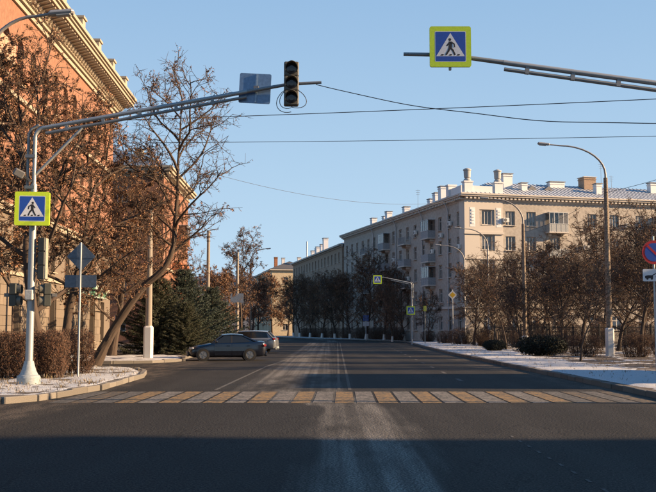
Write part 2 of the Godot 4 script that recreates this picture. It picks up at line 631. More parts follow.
func balcony_meshes(kind: int, w: float) -> Dictionary:
	var key := "balc %d %.2f" % [kind, w]
	if wincache.has(key): return wincache[key]
	var slab := MB.new()
	slab.box(Vector3(0, -0.08, 0.55), Vector3(w + 0.1, 0.16, 1.14))
	for s in [-1, 1]: slab.box(Vector3(s * w * 0.35, -0.32, 0.3), Vector3(0.16, 0.32, 0.6))
	var rail := MB.new()
	if kind == 0:   # open bars
		for i in int(w / 0.14):
			rail.box(Vector3(-w / 2 + 0.07 + i * 0.14, 0.5, 1.04), Vector3(0.025, 0.96, 0.025))
		for i in 7:
			for s in [-1, 1]: rail.box(Vector3(s * (w / 2), 0.5, 0.1 + i * 0.15), Vector3(0.025, 0.96, 0.025))
		rail.box(Vector3(0, 1.0, 1.04), Vector3(w + 0.06, 0.05, 0.06))
		rail.box(Vector3(0, 0.06, 1.04), Vector3(w + 0.06, 0.04, 0.04))
		for s in [-1, 1]: rail.box(Vector3(s * (w / 2), 1.0, 0.52), Vector3(0.05, 0.046, 1.0))
	else:   # panelled parapet
		rail.box(Vector3(0, 0.5, 1.05), Vector3(w, 1.0, 0.06))
		for s in [-1, 1]: rail.box(Vector3(s * (w / 2 - 0.03), 0.5, 0.51), Vector3(0.06, 0.99, 1.02))
		for i in 4: rail.box(Vector3(-w * 0.375 + i * w * 0.25, 0.5, 1.09), Vector3(0.05, 0.94, 0.02))
	var gl := MB.new()
	var fr := MB.new()
	if kind == 2:
		gl.box(Vector3(0, 1.75, 1.05), Vector3(w - 0.04, 1.46, 0.02))
		for s in [-1, 1]: gl.box(Vector3(s * (w / 2 - 0.03), 1.75, 0.5), Vector3(0.02, 1.46, 1.0))
		for i in 5: fr.box(Vector3(-w / 2 + 0.03 + i * (w - 0.06) / 4.0, 1.75, 1.06), Vector3(0.06, 1.5, 0.07))
		fr.box(Vector3(0, 2.52, 0.53), Vector3(w + 0.1, 0.06, 1.2))
		fr.box(Vector3(0, 1.03, 1.06), Vector3(w + 0.04, 0.06, 0.1))
	wincache[key] = {"slab": slab.mesh(), "rail": rail.mesh(), "glaze": gl.mesh(), "frame": fr.mesh()}
	return wincache[key]

func balcony(b: Node3D, at: Vector3, u: Vector3, w: Vector3, kind: int, wd: float, slabm: Material, railm: Material) -> void:
	var ms := balcony_meshes(kind, wd)
	var s := part(b, "balcony", ms.slab, slabm, Transform3D(bas(u, Vector3.UP, w), at))
	part(s, "railing", ms.rail, railm)
	if kind == 2:
		part(s, "glazing", ms.glaze, glass())
		part(s, "frame", ms.frame, mat(0.5, 0.52, 0.53, 0.6, 0.8, 1.0))

func ac_unit(b: Node3D, at: Vector3, u: Vector3, w: Vector3) -> void:
	if not wincache.has("ac"):
		var m := MB.new()
		m.cbox(Vector3(0, 0, 0.3), Vector3(0.8, 0.56, 0.32), 0.03)
		for s in [-1, 1]: m.box(Vector3(s * 0.28, -0.31, 0.2), Vector3(0.04, 0.05, 0.42))
		var f := MB.new()
		f.lathe([Vector2(0.21, 0.0), Vector2(0.21, 0.015), Vector2(0.06, 0.02), Vector2(0, 0.02)], 14, Vector3(-0.12, 0, 0.459), Basis(Vector3.RIGHT, PI / 2))
		wincache["ac"] = {"m": m.mesh(), "f": f.mesh()}
	var o := part(b, "air_conditioner", wincache["ac"].m, mat(0.6, 0.6, 0.57, 0.5, 0.8, 1.0), Transform3D(bas(u, Vector3.UP, w), at))
	part(o, "fan_grille", wincache["ac"].f, plain(0.09, 0.09, 0.09, 0.6))

# band of trim that runs along a facade: profile pieces [y0, y1, out]
func trim(mb: MB, o: Vector3, u: Vector3, w: Vector3, u0: float, u1: float, pieces: Array) -> void:
	for p in pieces:
		var a: float = p[2]
		var c := o + u * (u0 + u1) * 0.5 + Vector3(0, (p[0] + p[1]) * 0.5, 0) + w * (a * 0.5 - 0.05)
		mb.box(c, Vector3(u1 - u0, p[1] - p[0], a + 0.1), bas(u, Vector3.UP, w))

func roof_hip(x0: float, x1: float, z0: float, z1: float, y: float, h: float, seams: MB = null) -> MB:
	# ridge along the longer side
	var mb := MB.new()
	var a := Vector3(x0, y, z0); var b := Vector3(x1, y, z0); var c := Vector3(x1, y, z1); var d := Vector3(x0, y, z1)
	var lx := absf(x1 - x0); var lz := absf(z1 - z0)
	var r0: Vector3; var r1: Vector3
	if lx > lz:
		r0 = Vector3(x0 + lz / 2, y + h, (z0 + z1) / 2); r1 = Vector3(x1 - lz / 2, y + h, (z0 + z1) / 2)
		mb.quad(a, b, r1, r0, Vector3(0, 1, -1)); mb.quad(d, c, r1, r0, Vector3(0, 1, 1))
		mb.flat(a, d, r0, Vector3(-1, 1, 0)); mb.flat(b, c, r1, Vector3(1, 1, 0))
	else:
		r0 = Vector3((x0 + x1) / 2, y + h, z0 + lx / 2); r1 = Vector3((x0 + x1) / 2, y + h, z1 - lx / 2)
		mb.quad(a, d, r1, r0, Vector3(-1, 1, 0)); mb.quad(b, c, r1, r0, Vector3(1, 1, 0))
		mb.flat(a, b, r0, Vector3(0, 1, -1)); mb.flat(d, c, r1, Vector3(0, 1, 1))
	mb.quad(a, b, c, d, Vector3.DOWN)
	return mb

func chimney(parent: Node, at: Vector3, s: Vector3, m: Material, cap: Material) -> void:
	var c := MB.new()
	c.box(at + Vector3(0, s.y / 2, 0), s)
	c.box(at + Vector3(0, s.y - 0.24, 0), Vector3(s.x + 0.14, 0.12, s.z + 0.14))
	var o := part(parent, "chimney", c.mesh(), m)
	var k := MB.new()
	k.box(at + Vector3(0, s.y + 0.06, 0), Vector3(s.x + 0.24, 0.1, s.z + 0.24))
	part(o, "chimney_cap", k.mesh(), cap)

# ---------------------------------------------------------------- street furniture
func stroke(mb: MB, a: Vector2, b: Vector2, w: float, z: float) -> void:
	var d := (b - a).normalized() * w * 0.5
	var p := Vector2(-d.y, d.x)
	var e := d * 0.6
	mb.prism(PackedVector2Array([a - e - p, a - e + p, b + e + p, b + e - p]), z, z + 0.0004)

func disc(mb: MB, at: Vector2, r: float, z0: float, z1: float, sides := 28) -> void:
	var poly := PackedVector2Array()
	for i in sides: poly.append(at + Vector2(cos(TAU * i / sides), sin(TAU * i / sides)) * r)
	mb.prism(poly, z0, z1)

func rounded(w: float, h: float, r: float) -> PackedVector2Array:
	var poly := PackedVector2Array()
	for q in 4:
		var c := Vector2((w / 2 - r) * (1 if q in [0, 3] else -1), (h / 2 - r) * (1 if q < 2 else -1))
		for i in 5:
			var a := PI / 2 * (q + i / 4.0)
			poly.append(c + Vector2(cos(a), sin(a)) * r)
	return poly

# pedestrian crossing sign on a yellow-green backing; face looks along local +z, centre at the node
func crossing_sign(label: String, at: Vector3, turn: float, s: float, deep: float, mirror: float, group := "pedestrian crossing signs") -> Node3D:
	var t := thing("pedestrian_crossing_sign", label, "sign", at, turn, group)
	var box := MB.new()
	box.prism(rounded(s, s, s * 0.05), -deep, 0.0)
	part(t, "backing", box.mesh(), mat(0.5, 0.66, 0.02, 0.45, 0.9, 2.0))
	var edge := MB.new()
	edge.prism(rounded(s * 0.97, s * 0.97, s * 0.04), -deep - 0.03, -deep - 0.001)
	for k in [-1, 1]: edge.box(Vector3(0, k * s * 0.25, -deep - 0.06), Vector3(s * 0.5, 0.05, 0.05))
	part(t, "rear_case", edge.mesh(), mat(0.33, 0.35, 0.36, 0.5, 0.8, 2.0, "fine", 0.0, 0.4))
	var rim := MB.new()
	rim.prism(rounded(s * 0.755, s * 0.755, s * 0.03), 0.0003, 0.0008)
	part(t, "panel_rim", rim.mesh(), plain(0.55, 0.57, 0.6, 0.5))
	var blue := MB.new()
	blue.prism(rounded(s * 0.725, s * 0.725, s * 0.025), 0.0009, 0.0013)
	part(t, "blue_panel", blue.mesh(), mat(0.012, 0.06, 0.33, 0.4, 0.9, 2.0))
	var tri := MB.new()
	tri.prism(PackedVector2Array([Vector2(-0.345, -0.24) * s, Vector2(0.345, -0.24) * s, Vector2(0, 0.335) * s]), 0.0014, 0.0018)
	part(t, "white_triangle", tri.mesh(), mat(0.6, 0.61, 0.63, 0.45, 0.92, 2.0))
	var man := MB.new()
	var m := func(x: float, y: float) -> Vector2: return Vector2(x * mirror, y) * s
	disc(man, m.call(-0.015, 0.17), 0.036 * s, 0.0019, 0.0022, 16)
	stroke(man, m.call(0.0, 0.1), m.call(-0.005, 0.0), 0.085 * s, 0.0019)
	stroke(man, m.call(-0.01, -0.02), m.call(0.06, -0.1), 0.05 * s, 0.0024)
	stroke(man, m.call(0.06, -0.1), m.call(0.105, -0.2), 0.042 * s, 0.0029)
	stroke(man, m.call(-0.015, -0.02), m.call(-0.05, -0.11), 0.05 * s, 0.0034)
	stroke(man, m.call(-0.05, -0.11), m.call(-0.105, -0.2), 0.042 * s, 0.0039)
	stroke(man, m.call(0.03, 0.1), m.call(0.09, 0.06), 0.034 * s, 0.0044)
	stroke(man, m.call(0.09, 0.06), m.call(0.1, -0.01), 0.03 * s, 0.0049)
	stroke(man, m.call(-0.03, 0.09), m.call(-0.085, 0.02), 0.034 * s, 0.0024)
	for x in [-0.2, 0.0, 0.19]:
		man.prism(PackedVector2Array([Vector2(x - 0.05, -0.225) * s, Vector2(x + 0.02, -0.225) * s, Vector2(x + 0.045, -0.185) * s, Vector2(x - 0.015, -0.185) * s]), 0.0019, 0.0022)
	part(t, "walking_figure", man.mesh(), plain(0.012, 0.012, 0.014, 0.6))
	return t

# overhanging mast: base at node, arm along local +x
func mast(called: String, label: String, at: Vector3, turn: float, h: float, reach: float, rise: float, double_to: float, brace: bool, rb: float) -> Node3D:
	var t := thing(called, label, "mast", at, turn)
	var gal := mat(0.33, 0.35, 0.36, 0.55, 0.5, 3.0, "fine", 0.0, 0.55)
	var gal2 := mat(0.22, 0.235, 0.245, 0.6, 0.5, 2.0, "fine", 0.0, 0.5)
	if rb > 0.0:
		var bs := MB.new()
		bs.lathe([Vector2(rb * 1.02, -0.05), Vector2(rb * 1.02, 0.2), Vector2(rb * 0.95, 0.25), Vector2(rb * 0.8, 0.28), Vector2(rb * 0.64, 0.38), Vector2(rb * 0.48, 0.55), Vector2(rb * 0.4, 0.66), Vector2(0.0, 0.67)], 24)
		part(t, "base", bs.mesh(), mat(0.27, 0.3, 0.31, 0.6, 0.75, 2.0, "blotch"))
	var p := MB.new()
	p.tube([Vector3(0, -0.3, 0), Vector3(0, h * 0.55, 0), Vector3(0, h - 1.75, 0)], [0.112, 0.1, 0.09], 16)
	part(t, "pole", p.mesh(), gal)
	# the arm: an upright beside the pole that bends over, built of two parallel tubes
	var bend := []
	var sl := Vector2(reach, rise).normalized()
	bend.append(Vector3(0.0, h - 1.75, 0))
	bend.append(Vector3(0.0, h - 0.4, 0))
	for i in range(1, 7):
		var a := PI / 2 * i / 6.0
		bend.append(Vector3(0.3 * (1 - cos(a)), h - 0.4 + 0.3 * sin(a), 0))
	var dbl := Vector3(double_to, h - 0.1 + (double_to - 0.3) * sl.y / sl.x, 0)
	bend.append(dbl)
	var up := MB.new()
	up.tube(bend, [0.06], 12)
	part(t, "arm", up.mesh(), gal)
	var lo := MB.new()
	var off := Vector3(-0.02, -0.16, 0)
	lo.tube([Vector3(0.3, h - 0.27, 0), dbl + off], [0.05, 0.045], 10)
	lo.tube([Vector3(-0.19, h - 1.95, 0), Vector3(-0.19, h - 0.3, 0), Vector3(-0.1, h - 0.14, 0), Vector3(0.1, h - 0.03, 0)], [0.04], 10)
	part(t, "lower_chord", lo.mesh(), gal2)
	var k := 0.9
	while k < double_to:
		var s := MB.new()
		var c := Vector3(k, h - 0.1 + (k - 0.3) * sl.y / sl.x - 0.1, 0)
		s.box(c, Vector3(0.09, 0.2, 0.09), Basis(Vector3(0, 0, 1), atan2(sl.y, sl.x)))
		part(t, "spacer", s.mesh(), gal2)
		k += 1.05
	for y in [h - 1.85, h - 0.95]:
		var cl := MB.new()
		cl.box(Vector3(-0.1, y, 0), Vector3(0.28, 0.09, 0.22))
		part(t, "clamp", cl.mesh(), gal2)
	var tip := MB.new()
	var rest := Vector3(reach, rise + h - 0.1 - 0.3 * sl.y / sl.x, 0)
	tip.tube([dbl - Vector3(sl.x, sl.y, 0) * 0.4, dbl.lerp(rest, 0.55), rest + Vector3(0, -0.12, 0)], [0.058, 0.05, 0.042], 10)
	part(t, "arm_tip", tip.mesh(), gal2)
	if brace:
		var b := MB.new()
		var e := 1.35
		b.tube([Vector3(0.02, h - 1.5, 0), Vector3(e, h - 0.3 + (e - 0.3) * sl.y / sl.x, 0)], [0.04], 8)
		part(t, "brace", b.mesh(), gal)
	return t

func traffic_light(label: String, at: Vector3, turn: float) -> Node3D:
	var t := thing("traffic_light", label, "traffic light", at, turn)
	var hm := mat(0.07, 0.065, 0.05, 0.65, 0.7, 3.0, "fine")
	var h := MB.new()
	for i in 3: h.cbox(Vector3(0, (i - 1) * 0.425, -0.13), Vector3(0.42, 0.418, 0.24), 0.03)
	part(t, "housing", h.mesh(), hm)
	for i in 3:
		var c := Vector3(0, (i - 1) * 0.425, 0)
		var v := MB.new()
		for k in 22:
			var a0 := -0.5 + (PI + 1.0) * k / 22.0
			var a1 := -0.5 + (PI + 1.0) * (k + 1) / 22.0
			var z0 := 0.06 + 0.14 * maxf(0.0, sin(a0))
			var z1 := 0.06 + 0.14 * maxf(0.0, sin(a1))
			for r in [0.172, 0.182]:
				v.quad(c + Vector3(cos(a0) * r, sin(a0) * r, -0.01), c + Vector3(cos(a1) * r, sin(a1) * r, -0.01), c + Vector3(cos(a1) * r, sin(a1) * r, z1), c + Vector3(cos(a0) * r, sin(a0) * r, z0), Vector3(cos(a0), sin(a0), 0) * (1.0 if r > 0.18 else -1.0))
			v.quad(c + Vector3(cos(a0) * 0.172, sin(a0) * 0.172, z0), c + Vector3(cos(a1) * 0.172, sin(a1) * 0.172, z1), c + Vector3(cos(a1) * 0.182, sin(a1) * 0.182, z1), c + Vector3(cos(a0) * 0.182, sin(a0) * 0.182, z0), Vector3(0, 0, 1))
		var l := MB.new()
		l.lathe([Vector2(0.165, -0.01), Vector2(0.15, 0.014), Vector2(0.08, 0.03), Vector2(0, 0.036)], 24, c, Basis(Vector3.RIGHT, PI / 2))
		var ln := part(t, "lens", l.mesh(), plain(0.012, 0.014, 0.018, 0.18))
		part(ln, "visor", v.mesh(), mat(0.11, 0.1, 0.075, 0.6, 0.7, 3.0, "fine"))
	var br := MB.new()
	br.box(Vector3(0, 0.0, -0.29), Vector3(0.1, 0.5, 0.08))
	part(t, "bracket", br.mesh(), plain(0.14, 0.14, 0.14, 0.5, 0.4))
	var cab := MB.new()
	for k in 3:
		var pts := []
		for i in 15:
			var a := PI * i / 14.0
			pts.append(Vector3([-0.42, -0.33, 0.44][k] * sin(a), -0.08 - [0.72, 0.6, 0.58][k] * (1.0 - cos(a)) * 0.5 - 0.12 * sin(a), -0.16))
		cab.tube(pts, [0.011], 5)
	part(t, "cable", cab.mesh(), plain(0.02, 0.02, 0.02, 0.7))
	return t

func street_lamp(label: String, at: Vector3, turn: float, h: float, reach: float, conc: bool, white: float, group := "street lamps") -> Node3D:
	# arm along local +x
	var t := thing("street_lamp", label, "street lamp", at, turn, group)
	var pm: Material = mat(0.2, 0.155, 0.115, 0.9, 0.4, 1.2, "blotch") if conc else mat(0.3, 0.3, 0.3, 0.6, 0.6, 2.0, "fine", 0.0, 0.3)
	var p := MB.new()
	p.tube([Vector3(0, -0.3, 0), Vector3(0, h * 0.4, 0), Vector3(0, h - 2.2, 0)], [0.19, 0.155, 0.12] if conc else [0.14, 0.11, 0.08], 14)
	var po := part(t, "pole", p.mesh(), pm)
	if white > 0.0:
		var w := MB.new()
		w.cbox(Vector3(0, white * 0.5 - 0.05, 0), Vector3(0.44, white + 0.1, 0.44), 0.07)
		part(po, "whitewashed_foot", w.mesh(), mat(0.62, 0.6, 0.57, 0.95, 0.6, 2.2, "fine"))
	var a := MB.new()
	var pts := [Vector3(0, h - 2.6, 0), Vector3(0, h - 2.0, 0)]
	for i in range(1, 10):
		var q := PI / 2 * i / 9.0
		pts.append(Vector3(reach * 0.8 * (1 - cos(q)), h - 2.0 + 1.75 * sin(q), 0))
	pts.append(Vector3(reach, h - 0.18, 0))
	a.tube(pts, taper(0.07, 0.04, pts.size()), 10)
	part(t, "arm", a.mesh(), mat(0.25, 0.24, 0.23, 0.6, 0.7, 2.0, "fine", 0.0, 0.3))
	var hd := MB.new()
	hd.cbox(Vector3(reach + 0.3, h - 0.14, 0), Vector3(0.72, 0.13, 0.26), 0.05, Basis(Vector3(0, 0, 1), 0.1))
	var ho := part(t, "lamp_head", hd.mesh(), mat(0.3, 0.3, 0.3, 0.5, 0.8, 2.0, "fine", 0.0, 0.2))
	var gl := MB.new()
	gl.cbox(Vector3(reach + 0.36, h - 0.215, 0), Vector3(0.42, 0.05, 0.2), 0.02, Basis(Vector3(0, 0, 1), 0.1))
	part(ho, "lamp_glass", gl.mesh(), plain(0.35, 0.35, 0.33, 0.2))
	return t

func concrete_pole(label: String, at: Vector3, h: float, white: float, collar: bool) -> Node3D:
	var t := thing("concrete_pole", label, "pole", at, 0.0, "concrete poles along the kerb")
	var p := MB.new()
	p.tube([Vector3(0, -0.3, 0), Vector3(0, h * 0.5, 0), Vector3(0, h, 0)], [0.2, 0.165, 0.13], 12)
	var po := part(t, "pole", p.mesh(), mat(0.25, 0.22, 0.185, 0.92, 0.5, 1.4, "fine"))
	if white > 0.0:
		var w := MB.new()
		w.cbox(Vector3(0, white * 0.5 - 0.05, 0), Vector3(0.48, white + 0.1, 0.48), 0.09)
		part(po, "whitewashed_foot", w.mesh(), mat(0.62, 0.6, 0.57, 0.95, 0.6, 2.2, "fine"))
	var c := MB.new()
	c.lathe([Vector2(0, 0.06), Vector2(0.16, 0.04), Vector2(0.16, -0.1), Vector2(0.1, -0.12)], 12, Vector3(0, h, 0))
	part(t, "cap", c.mesh(), mat(0.2, 0.2, 0.2, 0.8, 0.7, 2.0))
	if collar:
		for y in [h - 0.5, h - 0.9]:
			var k := MB.new()
			k.lathe([Vector2(0.13, -0.05), Vector2(0.17, -0.04), Vector2(0.17, 0.04), Vector2(0.13, 0.05)], 12, Vector3(0, y, 0))
			part(t, "wire_clamp", k.mesh(), plain(0.1, 0.1, 0.1, 0.6, 0.5))
	return t

func wire(label: String, a: Vector3, b: Vector3, sag: float, r: float, wobble := 0.0) -> void:
	var m := MB.new()
	var pts := []
	for i in 33:
		var t := i / 32.0
		pts.append(a.lerp(b, t) - Vector3(0, sag * 4.0 * t * (1.0 - t) - wobble * sin(t * 19.0) * sin(PI * t), 0))
	m.tube(pts, [r], 5, false)
	var o := part(self, numbered("overhead_wire"), m.mesh(), plain(0.03, 0.03, 0.035, 0.6))
	tag(o, label, "wire", "overhead wires")

# ---------------------------------------------------------------- cars: nose towards local -x, base centre at the node
func car(label: String, at: Vector3, turn: float, len_: float, wid: float, o: Dictionary, paint: Material) -> Node3D:
	var t := thing("parked_car", label, "car", at, turn, "cars parked at an angle")
	var hw := wid / 2
	var st: Array = o.st       # [x, bottom, top, half-width share]
	var ring := func(s: Array) -> Array:
		var x: float = (s[0] - 0.5) * len_
		var b: float = s[1]
		var tp: float = s[2]
		var w: float = s[3] * hw
		var out := []
		for sg in [1.0, -1.0]:
			var half := [Vector3(x, b, w * 0.86), Vector3(x, b + 0.07, w * 0.97), Vector3(x, lerpf(b, tp, 0.4), w), Vector3(x, lerpf(b, tp, 0.72), w * 0.985), Vector3(x, tp - 0.07, w * 0.95), Vector3(x, tp - 0.015, w * 0.86), Vector3(x, tp + 0.02, w * 0.5)]
			if sg < 0: half.reverse()
			for p in half: out.append(Vector3(p.x, p.y, p.z * sg))
		return out
	var body := MB.new()
	var rings := []
	for s in st: rings.append(ring.call(s))
	var nr := rings.size()
	var nk: int = rings[0].size()
	var nrm := func(i: int, k: int) -> Vector3:
		var du: Vector3 = rings[mini(i + 1, nr - 1)][k] - rings[maxi(i - 1, 0)][k]
		var dv: Vector3 = rings[i][(k + 1) % nk] - rings[i][(k + nk - 1) % nk]
		var c: Vector3 = du.cross(dv).normalized()
		return c if c.dot(rings[i][k] - Vector3(rings[i][k].x, 0.55, 0)) > 0.0 else -c
	for i in nr - 1:
		for k in nk:
			var m := (k + 1) % nk
			body.squad(rings[i][k], rings[i][m], rings[i + 1][m], rings[i + 1][k], nrm.call(i, k), nrm.call(i, m), nrm.call(i + 1, m), nrm.call(i + 1, k))
	for e in [0, st.size() - 1]:
		var r: Array = ring.call(st[e])
		for k in range(1, r.size() - 1): body.flat(r[0], r[k], r[k + 1], Vector3(-1.0 if e == 0 else 1.0, 0, 0))
	part(t, "body", body.mesh(), paint)
	var X := func(q: float) -> float: return (q - 0.5) * len_
	var blk := plain(0.01, 0.01, 0.011, 0.5)
	var dk := plain(0.012, 0.014, 0.016, 0.06)
	# greenhouse
	var g: Dictionary = o.glass
	var fb: float = X.call(g.fb); var rf: float = X.call(g.rf); var rr: float = X.call(g.rr); var rb: float = X.call(g.rb)
	var by: float = g.belt; var ry: float = g.roof
	var wb := hw * 0.84; var wr := hw * 0.66
	var q := func(x: float, y: float, z: float) -> Vector3: return Vector3(x, y, z)
	var ws := MB.new()
	for i in 6:
		var z0 := -1.0 + i / 3.0
		var z1 := -1.0 + (i + 1) / 3.0
		var k0 := 0.1 * z0 * z0; var k1 := 0.1 * z1 * z1
		ws.quad(q.call(fb + k0 - 0.05, by, z0 * wb), q.call(fb + k1 - 0.05, by, z1 * wb), q.call(rf + k1 * 0.6 - 0.03, ry - 0.03 * z1 * z1, z1 * wr), q.call(rf + k0 * 0.6 - 0.03, ry - 0.03 * z0 * z0, z0 * wr), Vector3(-1, 1, 0))
	part(t, "windscreen", ws.mesh(), dk)
	var rw := MB.new()
	rw.quad(q.call(rb, by + 0.03, -wb * 0.92), q.call(rb, by + 0.03, wb * 0.92), q.call(rr, ry - 0.02, wr * 0.96), q.call(rr, ry - 0.02, -wr * 0.96), Vector3(1, 1, 0))
	part(t, "rear_window", rw.mesh(), dk)
	for sg in [1.0, -1.0]:
		var mid := lerpf(rf, rr, 0.45)
		for w in [[fb + 0.12, rf + 0.1, mid - 0.03, mid - 0.03], [mid + 0.05, mid + 0.05, rr - 0.05, rb - 0.35]]:
			var sw := MB.new()
			sw.quad(q.call(w[0], by - 0.02, sg * wb * 1.0), q.call(w[3], by - 0.02, sg * wb * 0.99), q.call(w[2], ry - 0.06, sg * (wr + 0.018)), q.call(w[1], ry - 0.06, sg * (wr + 0.018)), Vector3(0, 0.3, sg))
			part(t, "side_window", sw.mesh(), dk)
		var pl := MB.new()
		pl.tube([q.call(fb + 0.04, by - 0.04, sg * wb), q.call(rf, ry - 0.05, sg * wr), q.call(lerpf(rf, rr, 0.5), ry - 0.02, sg * wr), q.call(rr, ry - 0.06, sg * wr), q.call(rb - 0.02, by - 0.0, sg * wb * 0.96)], [0.035, 0.038, 0.038, 0.045, 0.06], 8)
		part(t, "roof_rail", pl.mesh(), paint)
		var bp := MB.new()
		bp.quad(q.call(rr - 0.06, ry - 0.06, sg * (wr + 0.01)), q.call(rb - 0.36, by - 0.03, sg * wb * 1.0), q.call(rb + 0.02, by - 0.03, sg * wb * 0.97), q.call(rr + 0.05, ry - 0.06, sg * wr), Vector3(0, 0.3, sg))
		part(t, "rear_pillar", bp.mesh(), paint)
		var cp := MB.new()
		cp.quad(q.call(mid - 0.035, by - 0.03, sg * (wb + 0.002)), q.call(mid + 0.055, by - 0.03, sg * (wb + 0.002)), q.call(mid + 0.055, ry - 0.05, sg * (wr + 0.02)), q.call(mid - 0.035, ry - 0.05, sg * (wr + 0.02)), Vector3(0, 0.3, sg))
		part(t, "door_pillar", cp.mesh(), blk)
		# doors: panels a few millimetres proud, dark gaps between them
		for w in [[fb + 0.2, mid + 0.0], [mid + 0.03, rb - 0.42]]:
			var dp := MB.new()
			var x0: float = w[0]; var x1: float = w[1]
			var zs := [0.985, 1.006, 1.0, 0.972]
			var ys := [0.3, 0.52, 0.74, by - 0.07]
			for i in 3: dp.quad(q.call(x0, ys[i], sg * hw * zs[i]), q.call(x1, ys[i], sg * hw * zs[i]), q.call(x1, ys[i + 1], sg * hw * zs[i + 1]), q.call(x0, ys[i + 1], sg * hw * zs[i + 1]), Vector3(0, 0, sg))
			var dn := part(t, "door", dp.mesh(), paint)
			var hn := MB.new()
			hn.cbox(q.call(x1 - 0.17, by - 0.16, sg * (hw * 0.99 + 0.015)), Vector3(0.2, 0.03, 0.035), 0.008)
			part(dn, "handle", hn.mesh(), paint)
		var mr := MB.new()
		mr.cbox(q.call(fb + 0.3, by + 0.07, sg * (wb + 0.2)), Vector3(0.12, 0.14, 0.22), 0.035)
		part(t, "wing_mirror", mr.mesh(), paint)
		# lamps
		var hl := MB.new()
		hl.cbox(q.call(X.call(0.062), 0.66, sg * hw * 0.72), Vector3(0.3, 0.1, 0.3), 0.04, Basis(Vector3.UP, sg * -0.75))
		part(t, "headlight", hl.mesh(), plain(0.35, 0.37, 0.4, 0.15))
		var tl := MB.new()
		tl.cbox(q.call(X.call(0.965), o.tail, sg * hw * 0.8), Vector3(0.22, o.tailh * 0.8, 0.28), 0.04, Basis(Vector3.UP, sg * 0.5))
		part(t, "tail_light", tl.mesh(), plain(0.17, 0.011, 0.01, 0.2))
		for wx in [o.wf, o.wr]:
			var c := Vector3(X.call(wx), 0.305, sg * (hw - 0.1))
			var turnz := Basis(Vector3.RIGHT, PI / 2 * sg)
			var ar := MB.new()
			ar.lathe([Vector2(0.36, 0), Vector2(0.36, 0.118), Vector2(0.0, 0.119)], 26, c, turnz)
			part(t, "wheel_arch", ar.mesh(), blk)
			var ty := MB.new()
			ty.lathe([Vector2(0.2, -0.1), Vector2(0.29, -0.1), Vector2(0.31, -0.07), Vector2(0.31, 0.1), Vector2(0.29, 0.128), Vector2(0.21, 0.13), Vector2(0.2, 0.11)], 26, c, turnz)
			var wh := part(t, "wheel", ty.mesh(), plain(0.012, 0.012, 0.012, 0.9))
			var rm := MB.new()
			rm.lathe([Vector2(0.205, 0.122), Vector2(0.19, 0.126), Vector2(0.185, 0.1201), Vector2(0.0, 0.1202)], 26, c, turnz)
			for s in 5:
				var a := TAU * s / 5.0 + 0.3
				rm.box(c + turnz * Vector3(cos(a) * 0.1, 0.125, sin(a) * 0.1), Vector3(0.2, 0.016, 0.05), turnz * Basis(Vector3.UP, -a))
			part(wh, "rim", rm.mesh(), plain(0.2, 0.2, 0.2, 0.35, 0.7))
	var rfm := MB.new()
	for i in 8:
		for j in 6:
			var P := func(a: float, b: float) -> Vector3:
				var z := -1.0 + 2.0 * b
				return Vector3(lerpf(rf - 0.04, rr + 0.05, a), ry + 0.045 * (1.0 - pow(2.0 * a - 1.0, 2.0)) + 0.02 - 0.05 * z * z, z * (wr + 0.01))
			rfm.quad(P.call(i / 8.0, j / 6.0), P.call((i + 1) / 8.0, j / 6.0), P.call((i + 1) / 8.0, (j + 1) / 6.0), P.call(i / 8.0, (j + 1) / 6.0), Vector3.UP)
	part(t, "roof", rfm.mesh(), paint)
	for e in [[0.0, -1.0], [1.0, 1.0]]:
		var bm := MB.new()
		bm.cbox(Vector3(X.call(e[0]) - e[1] * 0.02, 0.36, 0), Vector3(0.16, 0.26, wid * 0.8), 0.05)
		part(t, "bumper", bm.mesh(), o.bumper)
		var np := MB.new()
		np.box(Vector3(X.call(e[0]) + e[1] * 0.065, 0.45 if e[1] < 0 else 0.4, 0), Vector3(0.02, 0.11, 0.52))
		part(t, "number_plate", np.mesh(), plain(0.55, 0.55, 0.52, 0.5))
	var gr := MB.new()
	for i in 4: gr.box(Vector3(X.call(0.006) - 0.012, 0.52 + i * 0.035, 0), Vector3(0.03, 0.018, wid * 0.46))
	part(t, "grille", gr.mesh(), plain(0.05, 0.05, 0.05, 0.3, 0.6))
	return t

# ---------------------------------------------------------------- ground pieces
func lot(called: String, poly: PackedVector2Array, y: float, m: Material) -> MeshInstance3D:
	var mb := MB.new()
	mb.prism(poly, y - 0.3, y, Transform3D(Basis(Vector3(1, 0, 0), Vector3(0, 0, -1), Vector3(0, 1, 0)), Vector3.ZERO))
	return struct(called, mb.mesh(), m)

func kerb(called: String, line: Array, seed_: int, wide := 0.17, shade := 0.6) -> void:
	var k := Node3D.new()
	k.name = numbered(called)
	add_child(k)
	k.set_meta("kind", "structure")
	var rng := RandomNumberGenerator.new()
	rng.seed = seed_
	var ms := []
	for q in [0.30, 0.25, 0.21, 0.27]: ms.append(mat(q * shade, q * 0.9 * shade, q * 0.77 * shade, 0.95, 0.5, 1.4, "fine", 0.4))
	var mesh := MB.new()
	mesh.cbox(Vector3.ZERO, Vector3(wide, 0.34, 0.985), 0.022)
	var shared := mesh.mesh()
	var total := 0.0
	for i in line.size() - 1: total += (line[i + 1] - line[i]).length()
	var at := 0.5
	while at < total:
		var a := at
		for i in line.size() - 1:
			var seg: Vector2 = line[i + 1] - line[i]
			if a <= seg.length():
				var p: Vector2 = line[i] + seg.normalized() * a
				var yaw := -atan2(seg.x, seg.y)
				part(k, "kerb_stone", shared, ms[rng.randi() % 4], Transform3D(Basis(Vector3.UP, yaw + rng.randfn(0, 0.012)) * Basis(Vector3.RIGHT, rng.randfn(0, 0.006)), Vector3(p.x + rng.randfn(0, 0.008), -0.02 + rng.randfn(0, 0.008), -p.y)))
				break
			a -= seg.length()
		at += 1.0

